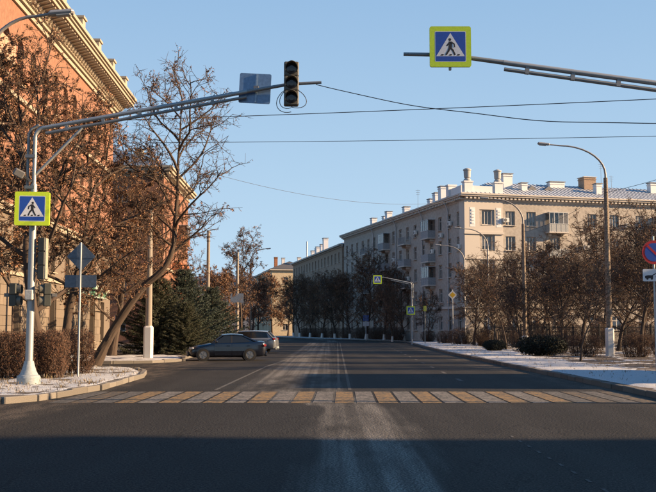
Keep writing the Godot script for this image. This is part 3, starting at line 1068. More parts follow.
func snow(called: String, poly: PackedVector2Array, y: float, res: float, seed_: int, bias: Callable, label := "") -> void:
	var ins := Geometry2D.offset_polygon(poly, -0.1)
	if ins.is_empty(): return
	var pl: PackedVector2Array = ins[0]
	var lo := pl[0]; var hi := pl[0]
	for p in pl:
		lo = lo.min(p); hi = hi.max(p)
	var f := FastNoiseLite.new()
	f.seed = seed_
	f.frequency = 0.5
	f.fractal_octaves = 6
	f.fractal_gain = 0.68
	var nx := int((hi.x - lo.x) / res) + 1
	var nd := int((hi.y - lo.y) / res) + 1
	var hs := PackedFloat32Array()
	hs.resize((nx + 1) * (nd + 1))
	for j in nd + 1:
		for i in nx + 1:
			var p := lo + Vector2(i, j) * res
			var s: float = f.get_noise_2d(p.x, p.y * 0.8) * 0.9 + bias.call(p)
			hs[j * (nx + 1) + i] = clampf(s * 0.11, -0.02, 0.03 + 0.02 * s) if Geometry2D.is_point_in_polygon(p, pl) else -0.02
	var mb := MB.new()
	var nrm := func(i: int, j: int) -> Vector3:
		var a := hs[j * (nx + 1) + mini(i + 1, nx)] - hs[j * (nx + 1) + maxi(i - 1, 0)]
		var b := hs[mini(j + 1, nd) * (nx + 1) + i] - hs[maxi(j - 1, 0) * (nx + 1) + i]
		return Vector3(-a, 2 * res, b).normalized()
	for j in nd:
		for i in nx:
			var k := j * (nx + 1) + i
			if maxf(maxf(hs[k], hs[k + 1]), maxf(hs[k + nx + 1], hs[k + nx + 2])) <= 0.0: continue
			var q := func(a: int, b: int) -> Vector3: return Vector3(lo.x + a * res, y + hs[b * (nx + 1) + a], -(lo.y + b * res))
			mb.squad(q.call(i, j), q.call(i + 1, j), q.call(i + 1, j + 1), q.call(i, j + 1), nrm.call(i, j), nrm.call(i + 1, j), nrm.call(i + 1, j + 1), nrm.call(i, j + 1))
	var o := part(self, numbered(called), mb.mesh(), mat(0.62, 0.63, 0.645, 0.9, 0.45, 0.8, "grain", 1.6))
	o.set_meta("kind", "stuff")
	o.set_meta("label", label)
	o.set_meta("category", "snow")

func litter(poly: PackedVector2Array, count: int, seed_: int, label: String) -> void:
	var rng := RandomNumberGenerator.new()
	rng.seed = seed_
	var f := FastNoiseLite.new()
	f.seed = seed_
	f.frequency = 0.4
	var lo := poly[0]; var hi := poly[0]
	for p in poly:
		lo = lo.min(p); hi = hi.max(p)
	var mb := MB.new()
	var made := 0
	while made < count:
		var p := Vector2(rng.randf_range(lo.x, hi.x), rng.randf_range(lo.y, hi.y))
		if f.get_noise_2d(p.x, p.y) < rng.randf_range(-0.5, 0.6): 
			made += 1
			continue
		if not Geometry2D.is_point_in_polygon(p, poly): continue
		made += 1
		var q := Vector3(p.x, 0.125 + rng.randf_range(0.0, 0.05), -p.y)
		if rng.randf() < 0.6:
			var al := Vector3(rng.randfn(), rng.randfn() * 0.3, rng.randfn()).normalized() * rng.randf_range(0.04, 0.1)
			mb.leaf(q, al, al.cross(Vector3(rng.randfn(0, 0.3), 1, rng.randfn(0, 0.3))).normalized() * rng.randf_range(0.015, 0.035), pick_col(rng, [Color(0.12, 0.065, 0.035), Color(0.08, 0.05, 0.03), Color(0.17, 0.11, 0.06)]))
		else:
			for k in 4:
				var al := Vector3(rng.randfn(0, 0.4), 1, rng.randfn(0, 0.4)).normalized() * rng.randf_range(0.06, 0.17)
				mb.leaf(q + Vector3(rng.randfn(0, 0.03), 0, rng.randfn(0, 0.03)), al, al.cross(rdir(rng)).normalized() * 0.006, pick_col(rng, [Color(0.2, 0.15, 0.08), Color(0.13, 0.095, 0.05)]))
	var o := part(self, numbered("leaf_litter"), mb.mesh(), leafmat())
	tag(o, label, "leaf litter", "", "stuff")

func worn(r: float, g: float, b: float, wear: float, seed_: int) -> StandardMaterial3D:
	var f := FastNoiseLite.new()
	f.seed = seed_
	f.frequency = 0.06
	f.fractal_octaves = 6
	f.fractal_gain = 0.8
	var im := f.get_seamless_image(512, 512)
	im.convert(Image.FORMAT_RGB8)
	f.frequency = 0.012
	f.seed = seed_ + 50
	f.fractal_octaves = 3
	var im2 := f.get_seamless_image(512, 512)
	im2.convert(Image.FORMAT_L8)
	var lowf := im2.get_data()
	var d := im.get_data()
	var out := PackedByteArray()
	out.resize(d.size())
	var road := Color(0.034, 0.032, 0.029)
	for i in 512 * 512:
		var k := smoothstep(wear - 0.22, wear + 0.22, d[i * 3] / 255.0 + (lowf[i] / 255.0 - 0.5) * 0.5)
		var v := 0.75 + 0.25 * d[i * 3] / 255.0
		var c := Color(lerpf(road.r, r * v, k), lerpf(road.g, g * v, k), lerpf(road.b, b * v, k)).linear_to_srgb()
		out[i * 3] = int(c.r * 255); out[i * 3 + 1] = int(c.g * 255); out[i * 3 + 2] = int(c.b * 255)
	var m := StandardMaterial3D.new()
	m.albedo_texture = ImageTexture.create_from_image(Image.create_from_data(512, 512, false, Image.FORMAT_RGB8, out))
	m.uv1_triplanar = true
	m.uv1_world_triplanar = true
	m.uv1_scale = Vector3.ONE * 0.31
	m.roughness = 0.9
	return m

func asphalt() -> StandardMaterial3D:
	# one sheet of 32 m by 128 m: worn wheel paths, dried salt, a sealed centre joint
	var w := 1024
	var h := 1024
	var mk := func(sd: int, fr: float, oct: int) -> PackedByteArray:
		var f := FastNoiseLite.new()
		f.seed = sd; f.frequency = fr; f.fractal_octaves = oct; f.fractal_gain = 0.6
		var im := f.get_seamless_image(w, h)
		im.convert(Image.FORMAT_L8)
		return im.get_data()
	var a: PackedByteArray = mk.call(3, 0.01, 5)
	var b: PackedByteArray = mk.call(8, 0.05, 4)
	var out := PackedByteArray()
	out.resize(w * h * 3)
	for j in h:
		var d := (j + 0.5) / h * 128.0
		var t := smoothstep(20.0, 25.0, d)
		var cen := lerpf(0.5, -1.1, t)
		var half := lerpf(0.85, 1.55, t)
		for i in w:
			var x := (i + 0.5) / w * 32.0 - 16.0
			# streaks run along the road: sample the noise squeezed in d
			var s1 := a[((j / 30) % h) * w + (i * 3) % w] / 255.0
			var s2 := b[((j / 45) % h) * w + (i * 2) % w] / 255.0
			var s3 := b[j * w + i] / 255.0
			var s4 := a[j * w + i] / 255.0
			var v := 0.083 * (0.78 + 0.44 * s4) * (0.85 + 0.3 * s3)
			var k := (1.0 - smoothstep(half * 0.65, half * 1.15, absf(x - cen) + (s1 - 0.5) * 0.9 + (s4 - 0.5) * 0.8))
			v += 0.46 * k * (0.4 + 0.6 * smoothstep(0.25, 0.75, s2)) * smoothstep(0.15, 0.75, s4 * 0.75 + s3 * 0.25)
			# fainter wheel paths in the outer lanes
			for c in [-4.6, 2.1, 3.4, 5.6, 6.9]:
				v += 0.022 * exp(-pow((x - c) / 0.32, 2.0)) * (0.3 + s2)
			v -= 0.035 * exp(-pow((x - 0.25) / 0.16, 2.0)) * (1.0 - 0.5 * s1)
			# fine cracks, and grit swept to the kerbs
			if absf(s4 - 0.52) < 0.006 and s3 > 0.42: v *= 0.6
			v = maxf(v, 0.04)
			var grit := smoothstep(6.3, 8.0, x + (s4 - 0.5) * 2.4) * (1.0 - smoothstep(8.0, 9.0, x)) + smoothstep(-5.2, -6.6, x - (s4 - 0.5) * 2.4) * (1.0 - smoothstep(-8.0, -9.5, x))
			grit *= 0.25 + 0.9 * smoothstep(0.35, 0.65, s3)
			var col := Color(v + 0.14 * grit, v * 0.92 + 0.105 * grit, v * 0.8 + 0.072 * grit).linear_to_srgb()
			var q := (j * w + i) * 3
			out[q] = int(col.r * 255); out[q + 1] = int(col.g * 255); out[q + 2] = int(col.b * 255)
	var m := StandardMaterial3D.new()
	m.albedo_color = Color(1, 1, 1)
	m.albedo_texture = noise_tex("grain", 0.1)
	m.uv1_triplanar = true
	m.uv1_world_triplanar = true
	m.uv1_scale = Vector3.ONE * 0.45
	m.normal_enabled = true
	m.normal_texture = noise_nrm(6.0)
	m.normal_scale = 0.55
	m.roughness = 0.85
	m.metallic_specular = 0.3
	m.detail_enabled = true
	m.detail_blend_mode = BaseMaterial3D.BLEND_MODE_MUL
	m.detail_uv_layer = BaseMaterial3D.DETAIL_UV_2
	m.detail_albedo = ImageTexture.create_from_image(Image.create_from_data(w, h, false, Image.FORMAT_RGB8, out))
	return m

func _ready() -> void:
	# ------------------------------------------------ camera, sky, sun, exposure
	var cam := Camera3D.new()
	cam.name = "camera"
	cam.fov = 29.04
	cam.near = 0.1
	cam.far = 6000.0
	cam.position = Vector3(0, 1.65, 0)
	cam.rotation.x = deg_to_rad(5.053)
	add_child(cam)
	cam.current = true
	var env := Environment.new()
	env.background_mode = Environment.BG_SKY
	var sky := Sky.new()
	var sm := ProceduralSkyMaterial.new()
	sm.sky_top_color = Color(0.009, 0.076, 0.2).linear_to_srgb()
	sm.sky_horizon_color = Color(0.205, 0.275, 0.33).linear_to_srgb()
	sm.sky_curve = 0.375
	sm.ground_bottom_color = Color(0.05, 0.05, 0.05).linear_to_srgb()
	sm.ground_horizon_color = Color(0.2, 0.27, 0.32).linear_to_srgb()
	sm.sun_angle_max = 1.0
	sky.sky_material = sm
	env.sky = sky
	env.tonemap_mode = Environment.TONE_MAPPER_LINEAR
	env.tonemap_exposure = 2.85
	env.sdfgi_enabled = true
	env.ssao_enabled = true
	env.ssil_enabled = true
	var we := WorldEnvironment.new()
	we.name = "world"
	we.environment = env
	add_child(we)
	var sun := DirectionalLight3D.new()
	sun.name = "sun"
	sun.light_energy = 1.6
	sun.light_color = Color(1.0, 0.85, 0.67)
	sun.light_angular_distance = 0.55
	sun.shadow_enabled = true
	var az := deg_to_rad(85.0)
	var el := deg_to_rad(18.0)
	sun.look_at_from_position(Vector3(sin(az) * cos(el), sin(el), cos(az) * cos(el)) * 100.0, Vector3.ZERO)
	add_child(sun)

	setting()
	buildings()
	greenery()
	furniture()

# ---------------------------------------------------------------- the setting
func setting() -> void:
	var g := MB.new()
	g.quad(Vector3(-2500, -0.03, 2500), Vector3(2500, -0.03, 2500), Vector3(2500, -0.03, -2500), Vector3(-2500, -0.03, -2500), Vector3.UP)
	struct("ground", g.mesh(), mat(0.055, 0.052, 0.05, 0.95, 0.6, 0.2))
	var r := MB.new()
	var cs := [Vector3(-48, 0, 80), Vector3(80, 0, 80), Vector3(80, 0, -330), Vector3(-48, 0, -330)]
	r.quad(cs[0], cs[1], cs[2], cs[3], Vector3.UP)
	for p in r.v: r.uv2.append(Vector2((p.x + 16.0) / 32.0, -p.z / 128.0))
	struct("road", r.mesh(), asphalt())

	# raised pavements and lawns, with stone kerbs
	var rk := [Vector2(7.95, -20), Vector2(8.05, 23), Vector2(8.1, 33), Vector2(8.4, 65), Vector2(9.3, 95), Vector2(10.7, 128), Vector2(10.4, 138), Vector2(5.5, 152), Vector2(-4, 178), Vector2(-15, 230), Vector2(-45, 300)]
	var rp := PackedVector2Array(rk)
	rp.append_array(PackedVector2Array([Vector2(75, 300), Vector2(75, -20)]))
	lot("lawn", rp, 0.125, mat(0.085, 0.06, 0.042, 0.98, 0.45, 0.7, "fine", 0.6))
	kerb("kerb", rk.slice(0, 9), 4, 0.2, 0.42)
	var lk := [Vector2(-7.3, 21.5), Vector2(-6.8, 22.4), Vector2(-6.55, 24.3), Vector2(-6.3, 26.8), Vector2(-6.45, 33), Vector2(-6.9, 36), Vector2(-7.8, 38.5), Vector2(-9.5, 40.2), Vector2(-13, 41)]
	var lk2 := [Vector2(-13.5, 46.4), Vector2(-11, 46.6), Vector2(-9, 47.5), Vector2(-8.0, 49.5), Vector2(-7.7, 51), Vector2(-8.2, 54), Vector2(-8.3, 60), Vector2(-8.3, 75), Vector2(-8.6, 110), Vector2(-13, 225)]
	var lp := PackedVector2Array([Vector2(-30, 20.0), Vector2(-14, 20.2), Vector2(-8.7, 20.9)])
	lp.append_array(PackedVector2Array(lk))
	lp.append(Vector2(-13.5, 41.6))
	lp.append_array(PackedVector2Array(lk2))
	lp.append_array(PackedVector2Array([Vector2(-45, 300), Vector2(-90, 300), Vector2(-90, 20)]))
	lot("pavement", lp, 0.125, mat(0.105, 0.085, 0.066, 0.97, 0.5, 0.6, "fine", 0.5))
	kerb("kerb", lk, 7)
	kerb("kerb", lk2, 9)

	# snow lying on the verges
	snow("snow_cover", PackedVector2Array([Vector2(8.2, 14), Vector2(8.25, 33), Vector2(8.55, 65), Vector2(9.45, 95), Vector2(10.85, 128), Vector2(16, 128), Vector2(34, 110), Vector2(34, 14)]), 0.125, 0.24, 2,
		func(p: Vector2) -> float:
			var k := p.x - (8.1 + 0.0052 * maxf(0.0, p.y - 30.0) + (0.9 if p.y > 95 else 0.0))
			return 0.36 - 0.35 * (1.0 - smoothstep(0.0, 0.5, k)) if k < 2.7 else lerpf(0.36, -0.2, smoothstep(2.7, 4.6, k)) if p.y < 60 else lerpf(0.36, -0.12, smoothstep(3.5, 6.0, k)),
		"thin bluish snow over the lawn behind the long kerb")
	snow("snow_cover", PackedVector2Array([Vector2(10.4, 140), Vector2(5.7, 152.5), Vector2(-3.8, 178.5), Vector2(-14.7, 230), Vector2(-9, 230), Vector2(1, 180), Vector2(14, 140)]), 0.125, 0.5, 21,
		func(_p: Vector2) -> float: return 0.35,
		"far strip of snow along the kerb below the shaded trees")
	snow("snow_cover", PackedVector2Array([Vector2(-13, 20.6), Vector2(-8.7, 21.1), Vector2(-7.3, 21.7), Vector2(-6.75, 23), Vector2(-6.4, 26.8), Vector2(-6.55, 33), Vector2(-7.0, 36), Vector2(-7.9, 38.4), Vector2(-9.6, 40), Vector2(-13, 40.8)]), 0.125, 0.13, 5,
		func(p: Vector2) -> float: return 0.14 - 0.5 * smoothstep(-9.0, -11.0, p.x) - (0.55 * (1.0 - smoothstep(20.6, 23.2, p.y))),
		"patchy snow on the verge round the signal mast")
	snow("snow_cover", PackedVector2Array([Vector2(-16, 46.7), Vector2(-11, 46.7), Vector2(-9, 47.6), Vector2(-8.0, 49.7), Vector2(-7.8, 51), Vector2(-8.3, 54), Vector2(-8.4, 58), Vector2(-16, 58)]), 0.125, 0.2, 6,
		func(_p: Vector2) -> float: return 0.12,
		"snow on the island round the white-footed concrete pole")

	litter(PackedVector2Array([Vector2(8.2, 16), Vector2(8.3, 33), Vector2(8.6, 65), Vector2(9.5, 95), Vector2(24, 95), Vector2(24, 16)]), 7000, 3, "fallen leaves and dead grass strewn over the snowy lawn")
	litter(PackedVector2Array([Vector2(-13, 20.6), Vector2(-8.7, 21.1), Vector2(-6.7, 23), Vector2(-6.35, 26.8), Vector2(-6.5, 33), Vector2(-7.0, 36), Vector2(-9.6, 40), Vector2(-13, 40.8)]), 4200, 4, "fallen leaves and dead grass on the verge round the signal mast")
	# painted markings
	var cw := Node3D.new()
	cw.name = "pedestrian_crossing"
	add_child(cw)
	cw.set_meta("kind", "structure")
	var ylw := worn(0.26, 0.15, 0.045, 0.48, 3)
	var wht := worn(0.205, 0.182, 0.156, 0.5, 4)
	var yl2 := worn(0.19, 0.115, 0.045, 0.62, 5)
	var wh2 := worn(0.15, 0.134, 0.118, 0.63, 6)
	for i in range(-13, 16):
		var x := 0.4 + i * 0.5
		if x < -6.3 or x > 7.75: continue
		var faded := x < -4.8 or x > 5.8
		var m := MB.new()
		var a := 21.75; var b := 25.7
		var hw := 0.218
		var q := func(s: float, d: float) -> Vector3: return Vector3(x + s + 0.016 * (d - 23.5), 0.005, -d)
		m.quad(q.call(-hw, a), q.call(hw, a), q.call(hw, b), q.call(-hw, b), Vector3.UP)
		part(cw, "yellow_stripe" if i % 2 == 0 else "white_stripe", m.mesh(), (yl2 if faded else ylw) if i % 2 == 0 else (wh2 if faded else wht))
	var lm := Node3D.new()
	lm.name = "lane_marking"
	add_child(lm)
	lm.set_meta("kind", "structure")
	var lw := worn(0.105, 0.098, 0.088, 0.58, 7)
	var line := func(p: Vector2, q: Vector2, w: float, m: Material, called: String) -> void:
		var k := MB.new()
		var d := (q - p).normalized()
		var s := Vector2(d.y, -d.x) * w / 2
		var v := func(z: Vector2) -> Vector3: return Vector3(z.x, 0.005, -z.y)
		k.quad(v.call(p - s), v.call(p + s), v.call(q + s), v.call(q - s), Vector3.UP)
		part(lm, called, k.mesh(), m)
	line.call(Vector2(-3.1, 26.4), Vector2(-2.8, 43), 0.1, lw, "solid_line")
	line.call(Vector2(-2.8, 43.02), Vector2(-1.75, 64), 0.15, lw, "solid_line")
	line.call(Vector2(-1.75, 64.02), Vector2(-0.9, 100), 0.15, lw, "solid_line")
	for s in [0.0, 0.3]:
		line.call(Vector2(0.3 + s, 26.4), Vector2(1.3 + s, 130), 0.09, worn(0.085, 0.068, 0.045, 0.58, 8), "centre_line")
	var d := 31.0
	while d < 125.0:
		line.call(Vector2(4.35 + (d - 31.7) * 0.026, d), Vector2(4.35 + (d + 1.6 - 31.7) * 0.026, d + 1.6), 0.13, lw, "dash")
		d += 5.4
	d = 8.0
	while d < 15.0:
		line.call(Vector2(2.85, d), Vector2(2.86, d + 0.22), 0.04, lw, "dash")
		d += 0.62

# ---------------------------------------------------------------- buildings
func buildings() -> void:
	var rng := RandomNumberGenerator.new()
	rng.seed = 77
	var dark := mat(0.3, 0.28, 0.25, 0.9, 0.7, 0.4)
	var wood := mat(0.42, 0.40, 0.37, 0.7, 0.8, 1.0)
	var brown := mat(0.14, 0.1, 0.08, 0.7, 0.8, 1.0)

	# --- tall orange building with the big bracketed cornice
	var b := thing("apartment_building", "tall orange stucco building with cream bracketed cornice and stone ground floor", "building", Vector3(-17.3, 0.1, -36), deg_to_rad(1.5))
	var u := Vector3(0, 0, -1)
	var w := Vector3(1, 0, 0)
	var orange := mat(0.225, 0.11, 0.069, 0.92, 0.8, 0.35, "blotch", 0.25)
	var cream := mat(0.34, 0.29, 0.22, 0.9, 0.7, 0.8, "fine")
	var stone := mat(0.15, 0.12, 0.092, 0.92, 0.62, 0.7, "fine", 0.4)
	var L := 44.6
	var cl := cols(2.0, L - 1.6, 2.62)
	var wall := MB.new()
	facade(b, wall, Vector3(0, 8.2, 0), u, w, L, 12.4, [[0.6, 1.9, 1.15, 0, 0.25, cl], [3.9, 2.1, 1.15, 0, 0.25, cl], [7.4, 2.7, 1.15, 2, 0.55, cl]], rng, brown, cream)
	for e in [0.0, L]:
		var o := Vector3(0, 8.2, -e)
		wall.quad(o, o + Vector3(-16, 0, 0), o + Vector3(-16, 12.4, 0), o + Vector3(0, 12.4, 0), Vector3(0, 0, 1 if e == 0 else -1))
	part(b, "stucco_wall", wall.mesh(), orange)
	var low := MB.new()
	var gcols := cols(2.4, L - 2.0, 3.9)
	facade(b, low, Vector3(0, 0, 0), u, w, L, 8.2, [[0.7, 3.1, 1.7, 1, 0.35, gcols], [5.3, 2.0, 1.3, 0, 0.3, gcols]], rng, brown, cream)
	for e in [0.0, L]:
		var o := Vector3(0, 0, -e)
		low.quad(o, o + Vector3(-16, 0, 0), o + Vector3(-16, 8.2, 0), o + Vector3(0, 8.2, 0), Vector3(0, 0, 1 if e == 0 else -1))
	var lowp := part(b, "stone_wall", low.mesh(), stone)
	var core := MB.new()
	core.box(Vector3(-8.4, 10.2, -L / 2), Vector3(15.0, 20.2, L - 1.6))
	part(b, "interior", core.mesh(), dark)
	# rusticated blocks of the ground floor, each its own stone, round the openings
	var bms := []
	for q in [1.0, 0.86, 1.12]: bms.append(mat(0.165 * q, 0.132 * q, 0.1 * q, 0.92, 0.62, 0.7, "fine", 0.4))
	var blocks := {}
	for row in 8:
		var y0 := 0.1 + row * 0.56
		var x := 9.5 - (0.55 if row % 2 else 0.0)
		while x < L - 1.2 and x < 40.0:
			var a := x; var e := x + 1.1
			x = e
			for c in gcols:
				if y0 + 0.56 > 0.62 and y0 < 3.86:
					if a < c - 0.9 and e > c - 0.9: e = minf(e, c - 0.9)
					elif a >= c - 0.9 and a < c + 0.9: a = maxf(a, c + 0.9)
			if e - a < 0.25: continue
			var key := snappedf(e - a, 0.01)
			if not blocks.has(key):
				var m := MB.new()
				m.cbox(Vector3.ZERO, Vector3(0.12, 0.545, key - 0.014), 0.02)
				blocks[key] = m.mesh()
			part(lowp, "stone_block", blocks[key], bms[rng.randi() % 3], Transform3D(Basis.IDENTITY, Vector3(0.05, y0 + 0.28, -(a + e) / 2)))
	var tr := MB.new()
	trim(tr, Vector3.ZERO, u, w, 0, L, [[8.0, 8.3, 0.28], [8.3, 8.42, 0.4], [4.62, 4.84, 0.2], [0.0, 0.098, 0.2], [14.6, 14.85, 0.18]])
	part(b, "string_course", tr.mesh(), cream)
	var co := MB.new()
	trim(co, Vector3.ZERO, u, w, -1.4, L + 1.4, [[20.0, 20.3, 0.14], [20.3, 20.5, 0.3], [20.62, 20.8, 0.42], [21.06, 21.3, 1.45], [21.3, 21.46, 1.58], [21.46, 21.7, 1.72], [21.7, 22.2, 0.5]])
	var cor := part(b, "cornice", co.mesh(), cream)
	var md := MB.new()
	md.prism(PackedVector2Array([Vector2(0.3, 0.0), Vector2(0.3, -0.48), Vector2(0.55, -0.46), Vector2(0.75, -0.26), Vector2(1.1, -0.2), Vector2(1.32, -0.12), Vector2(1.32, 0.0)]), -0.14, 0.14)
	var mdm := md.mesh()
	var k := 0.2
	while k < L + 1.0:
		part(cor, "bracket", mdm, cream, Transform3D(Basis.IDENTITY, Vector3(0, 21.07, -k)))
		k += 0.62
	var dn := MB.new()
	k = 0.0
	while k < L + 0.6:
		dn.box(Vector3(0.34, 20.56, -k), Vector3(0.22, 0.12, 0.14))
		k += 0.26
	part(cor, "dentil_row", dn.mesh(), cream, Transform3D.IDENTITY, true)
	k = 1.5
	while k < L + 1.0:
		var ps := MB.new()
		ps.box(Vector3(0.9, 22.2, -k), Vector3(0.8, 1.1, 0.8))
		ps.box(Vector3(0.9, 22.82, -k), Vector3(1.0, 0.16, 1.0))
		part(b, "parapet_post", ps.mesh(), cream)
		k += 5.2
	for q in [Vector3(0, 12.05, -11.4), Vector3(0, 15.6, -11.8), Vector3(0, 15.55, -6.0)]:
		balcony(b, q, u, w, 1, 3.0, cream, mat(0.4, 0.25, 0.17, 0.9, 0.7, 1.0))
	var rf := roof_hip(-16.3, 0.3, -L - 0.2, 0.2, 22.0, 2.6)
	part(b, "roof", rf.mesh(), mat(0.1, 0.11, 0.12, 0.5, 0.7, 0.6, "blotch", 0.0, 0.3))
	# shop fascia
	var sg := thing("shop_sign", "green and white shop fascia board on the stone ground floor", "sign", Vector3(-17.3, 0.1, -36), deg_to_rad(1.5))
	var fb := MB.new()
	fb.box(Vector3(0.32, 4.5, -35.0), Vector3(0.18, 0.95, 13.0))
	part(sg, "board", fb.mesh(), mat(0.3, 0.36, 0.31, 0.5, 0.8, 1.0))
	for i in 6:
		var pl := MB.new()
		pl.box(Vector3(0.42, 4.5, -29.6 - i * 2.15), Vector3(0.03, 0.7, [1.5, 0.8, 1.2][i % 3]))
		part(sg, "green_panel", pl.mesh(), mat(0.06, 0.17, 0.1, 0.5, 0.6, 2.0, "fine"))

	# --- second orange building further along, its end wall facing the camera
	b = thing("apartment_building", "orange building with dentilled cornice and stacked corner balconies, behind the leaning tree", "building", Vector3(-19.2, 0.1, -110), deg_to_rad(1.0))
	var brick := mat(0.21, 0.1, 0.062, 0.92, 0.75, 0.5, "blotch", 0.25)
	wall = MB.new()
	var rows := []
	for i in 5: rows.append([1.4 + i * 3.75, 2.0, 1.3, 0, 0.22, cols(2.2, 20.0, 3.6)])
	facade(b, wall, Vector3.ZERO, u, w, 22.0, 20.0, rows, rng, wood, cream)
	rows = []
	for i in 5: rows.append([1.4 + i * 3.75, 2.0, 1.3, 0, 0.22, cols(2.4, 12.0, 3.4)])
	facade(b, wall, Vector3(-14, 0, 0), Vector3(1, 0, 0), Vector3(0, 0, 1), 14.0, 20.0, rows, rng, wood, cream)
	wall.quad(Vector3(0, 0, -22), Vector3(-14, 0, -22), Vector3(-14, 20, -22), Vector3(0, 20, -22), Vector3(0, 0, -1))
	part(b, "wall", wall.mesh(), brick)
	core = MB.new(); core.box(Vector3(-7, 10, -11), Vector3(12.6, 19.8, 20.6))
	part(b, "interior", core.mesh(), dark)
	co = MB.new()
	trim(co, Vector3.ZERO, u, w, -1.0, 23.0, [[19.4, 19.7, 0.12], [20.0, 20.35, 0.9], [20.35, 20.6, 1.1]])
	trim(co, Vector3(-14, 0, 0), Vector3(1, 0, 0), Vector3(0, 0, 1), -1.0, 14.9, [[19.4, 19.69, 0.13], [20.0, 20.34, 0.89], [20.34, 20.58, 1.08]])
	for y in [8.6]: trim(co, Vector3.ZERO, u, w, 0, 22, [[y, y + 0.3, 0.2]])
	cor = part(b, "cornice", co.mesh(), cream)
	dn = MB.new()
	for i in 30: dn.box(Vector3(0.35, 19.85, 0.4 - i * 0.75), Vector3(0.7, 0.3, 0.36))
	for i in 20: dn.box(Vector3(-13.6 + i * 0.72, 19.85, 0.35), Vector3(0.34, 0.3, 0.7))
	part(cor, "dentil_row", dn.mesh(), cream, Transform3D.IDENTITY, true)
	rf = roof_hip(-14.8, 0.8, -22.8, 0.8, 20.6, 3.4)
	var rfo := part(b, "roof", rf.mesh(), mat(0.16, 0.19, 0.22, 0.5, 0.75, 0.6, "blotch", 0.0, 0.3))
	chimney(rfo, Vector3(-3.8, 21.0, -5), Vector3(0.9, 2.5, 0.9), cream, mat(0.2, 0.2, 0.2, 0.8))
	for q in [[12.6, 9.0, 1], [8.9, 9.0, 1], [12.65, 14.4, 2], [8.95, 14.4, 1], [5.2, 14.4, 1], [5.2, 9.0, 1]]:
		balcony(b, Vector3(0, q[0], -q[1]), u, w, q[2], 3.0, cream, mat(0.36, 0.13, 0.06, 0.9, 0.7, 1.0))

	# --- long five-storey house on the far corner (sunlit end wall and shaded street front)
	var tA := deg_to_rad(14.95)
	b = thing("apartment_building", "long beige five-storey corner house with white chimneys, snowy roof and urn-topped parapet", "building", Vector3(17.4, 0.1, -120), tA)
	var beige := mat(0.365, 0.33, 0.29, 0.92, 0.8, 0.3, "blotch", 0.2)
	var pale := mat(0.52, 0.475, 0.42, 0.9, 0.75, 0.6, "fine")
	var white := mat(0.66, 0.66, 0.66, 0.85, 0.75, 0.8, "fine")
	var rust := mat(0.3, 0.12, 0.06, 0.92, 0.7, 0.5)
	var sy := [1.5, 5.2, 8.45, 11.7, 14.95]
	wall = MB.new()
	rows = []
	for s in sy: rows.append([s, 1.85, 1.35, 1 if s > 2 else 0, 0.2, [3.0, 6.3, 9.25, 12.65, 18.1, 21.4, 25.3, 28.8, 32.4, 36.0]])
	facade(b, wall, Vector3.ZERO, Vector3(1, 0, 0), Vector3(0, 0, 1), 38.0, 18.0, rows, rng, wood, pale)
	var SL := 56.0
	rows = []
	for s in sy: rows.append([s, 1.85, 1.3, 0, 0.2, cols(2.0, SL - 2.0, 3.25)])
	facade(b, wall, Vector3(0, 0, -SL), Vector3(0, 0, 1), Vector3(-1, 0, 0), SL, 18.0, rows, rng, wood, pale)
	wall.quad(Vector3(0, 0, -SL), Vector3(12, 0, -SL), Vector3(12, 18, -SL), Vector3(0, 18, -SL), Vector3(0, 0, -1))
	wall.quad(Vector3(12, 0, -SL), Vector3(12, 0, -12), Vector3(12, 18, -12), Vector3(12, 18, -SL), Vector3(1, 0, 0))
	wall.quad(Vector3(12, 0, -12), Vector3(38, 0, -12), Vector3(38, 18, -12), Vector3(12, 18, -12), Vector3(0, 0, -1))
	wall.quad(Vector3(38, 0, 0), Vector3(38, 0, -12), Vector3(38, 18, -12), Vector3(38, 18, 0), Vector3(1, 0, 0))
	part(b, "wall", wall.mesh(), beige)
	core = MB.new()
	core.box(Vector3(19, 9, -6), Vector3(36.6, 17.7, 10.6))
	core.box(Vector3(6, 8.99, -34), Vector3(10.6, 17.66, 42.6))
	part(b, "interior", core.mesh(), dark)
	# pale corner bay with pilaster strips, panels and balcony-like belt
	tr = MB.new()
	trim(tr, Vector3.ZERO, Vector3(1, 0, 0), Vector3(0, 0, 1), -0.12, 38.0, [[4.3, 4.6, 0.2], [18.0, 18.12, 0.1]])
	trim(tr, Vector3(0, 0, -SL), Vector3(0, 0, 1), Vector3(-1, 0, 0), 0, SL, [[4.31, 4.61, 0.18], [18.0, 18.11, 0.08]])
	part(b, "string_course", tr.mesh(), pale)
	var bay := MB.new()
	for q in [[-0.1, 1.95], [4.05, 5.2]]:
		bay.span(Vector3(q[0], 4.62, -0.1), Vector3(q[1], 17.99, 0.12))
	for y in [[4.62, 5.1], [7.15, 8.35], [10.4, 11.6], [13.65, 14.85], [16.9, 17.98]]:
		bay.span(Vector3(1.95, y[0], -0.1), Vector3(4.05, y[1], 0.118))
	bay.span(Vector3(-0.2, 13.72, -0.1), Vector3(5.3, 14.0, 0.3))
	bay.span(Vector3(-0.22, 10.5, -0.1), Vector3(5.32, 10.65, 0.24))
	bay.span(Vector3(-0.11, 4.62, -1.6), Vector3(0.06, 17.985, -0.1))
	part(b, "corner_bay", bay.mesh(), pale)
	for x in [1.0, 4.62]:
		var pn := MB.new()
		for i in 5: pn.cbox(Vector3(x, 15.15 + i * 0.4, 0.15), Vector3(0.42, 0.3, 0.1), 0.03)
		pn.box(Vector3(x, 15.9, 0.125), Vector3(0.7, 2.5, 0.04))
		part(b, "carved_panel", pn.mesh(), white)
	co = MB.new()
	trim(co, Vector3.ZERO, Vector3(1, 0, 0), Vector3(0, 0, 1), -0.8, 38.8, [[18.12, 18.22, 0.2], [18.52, 18.72, 0.72], [18.72, 18.9, 0.85]])
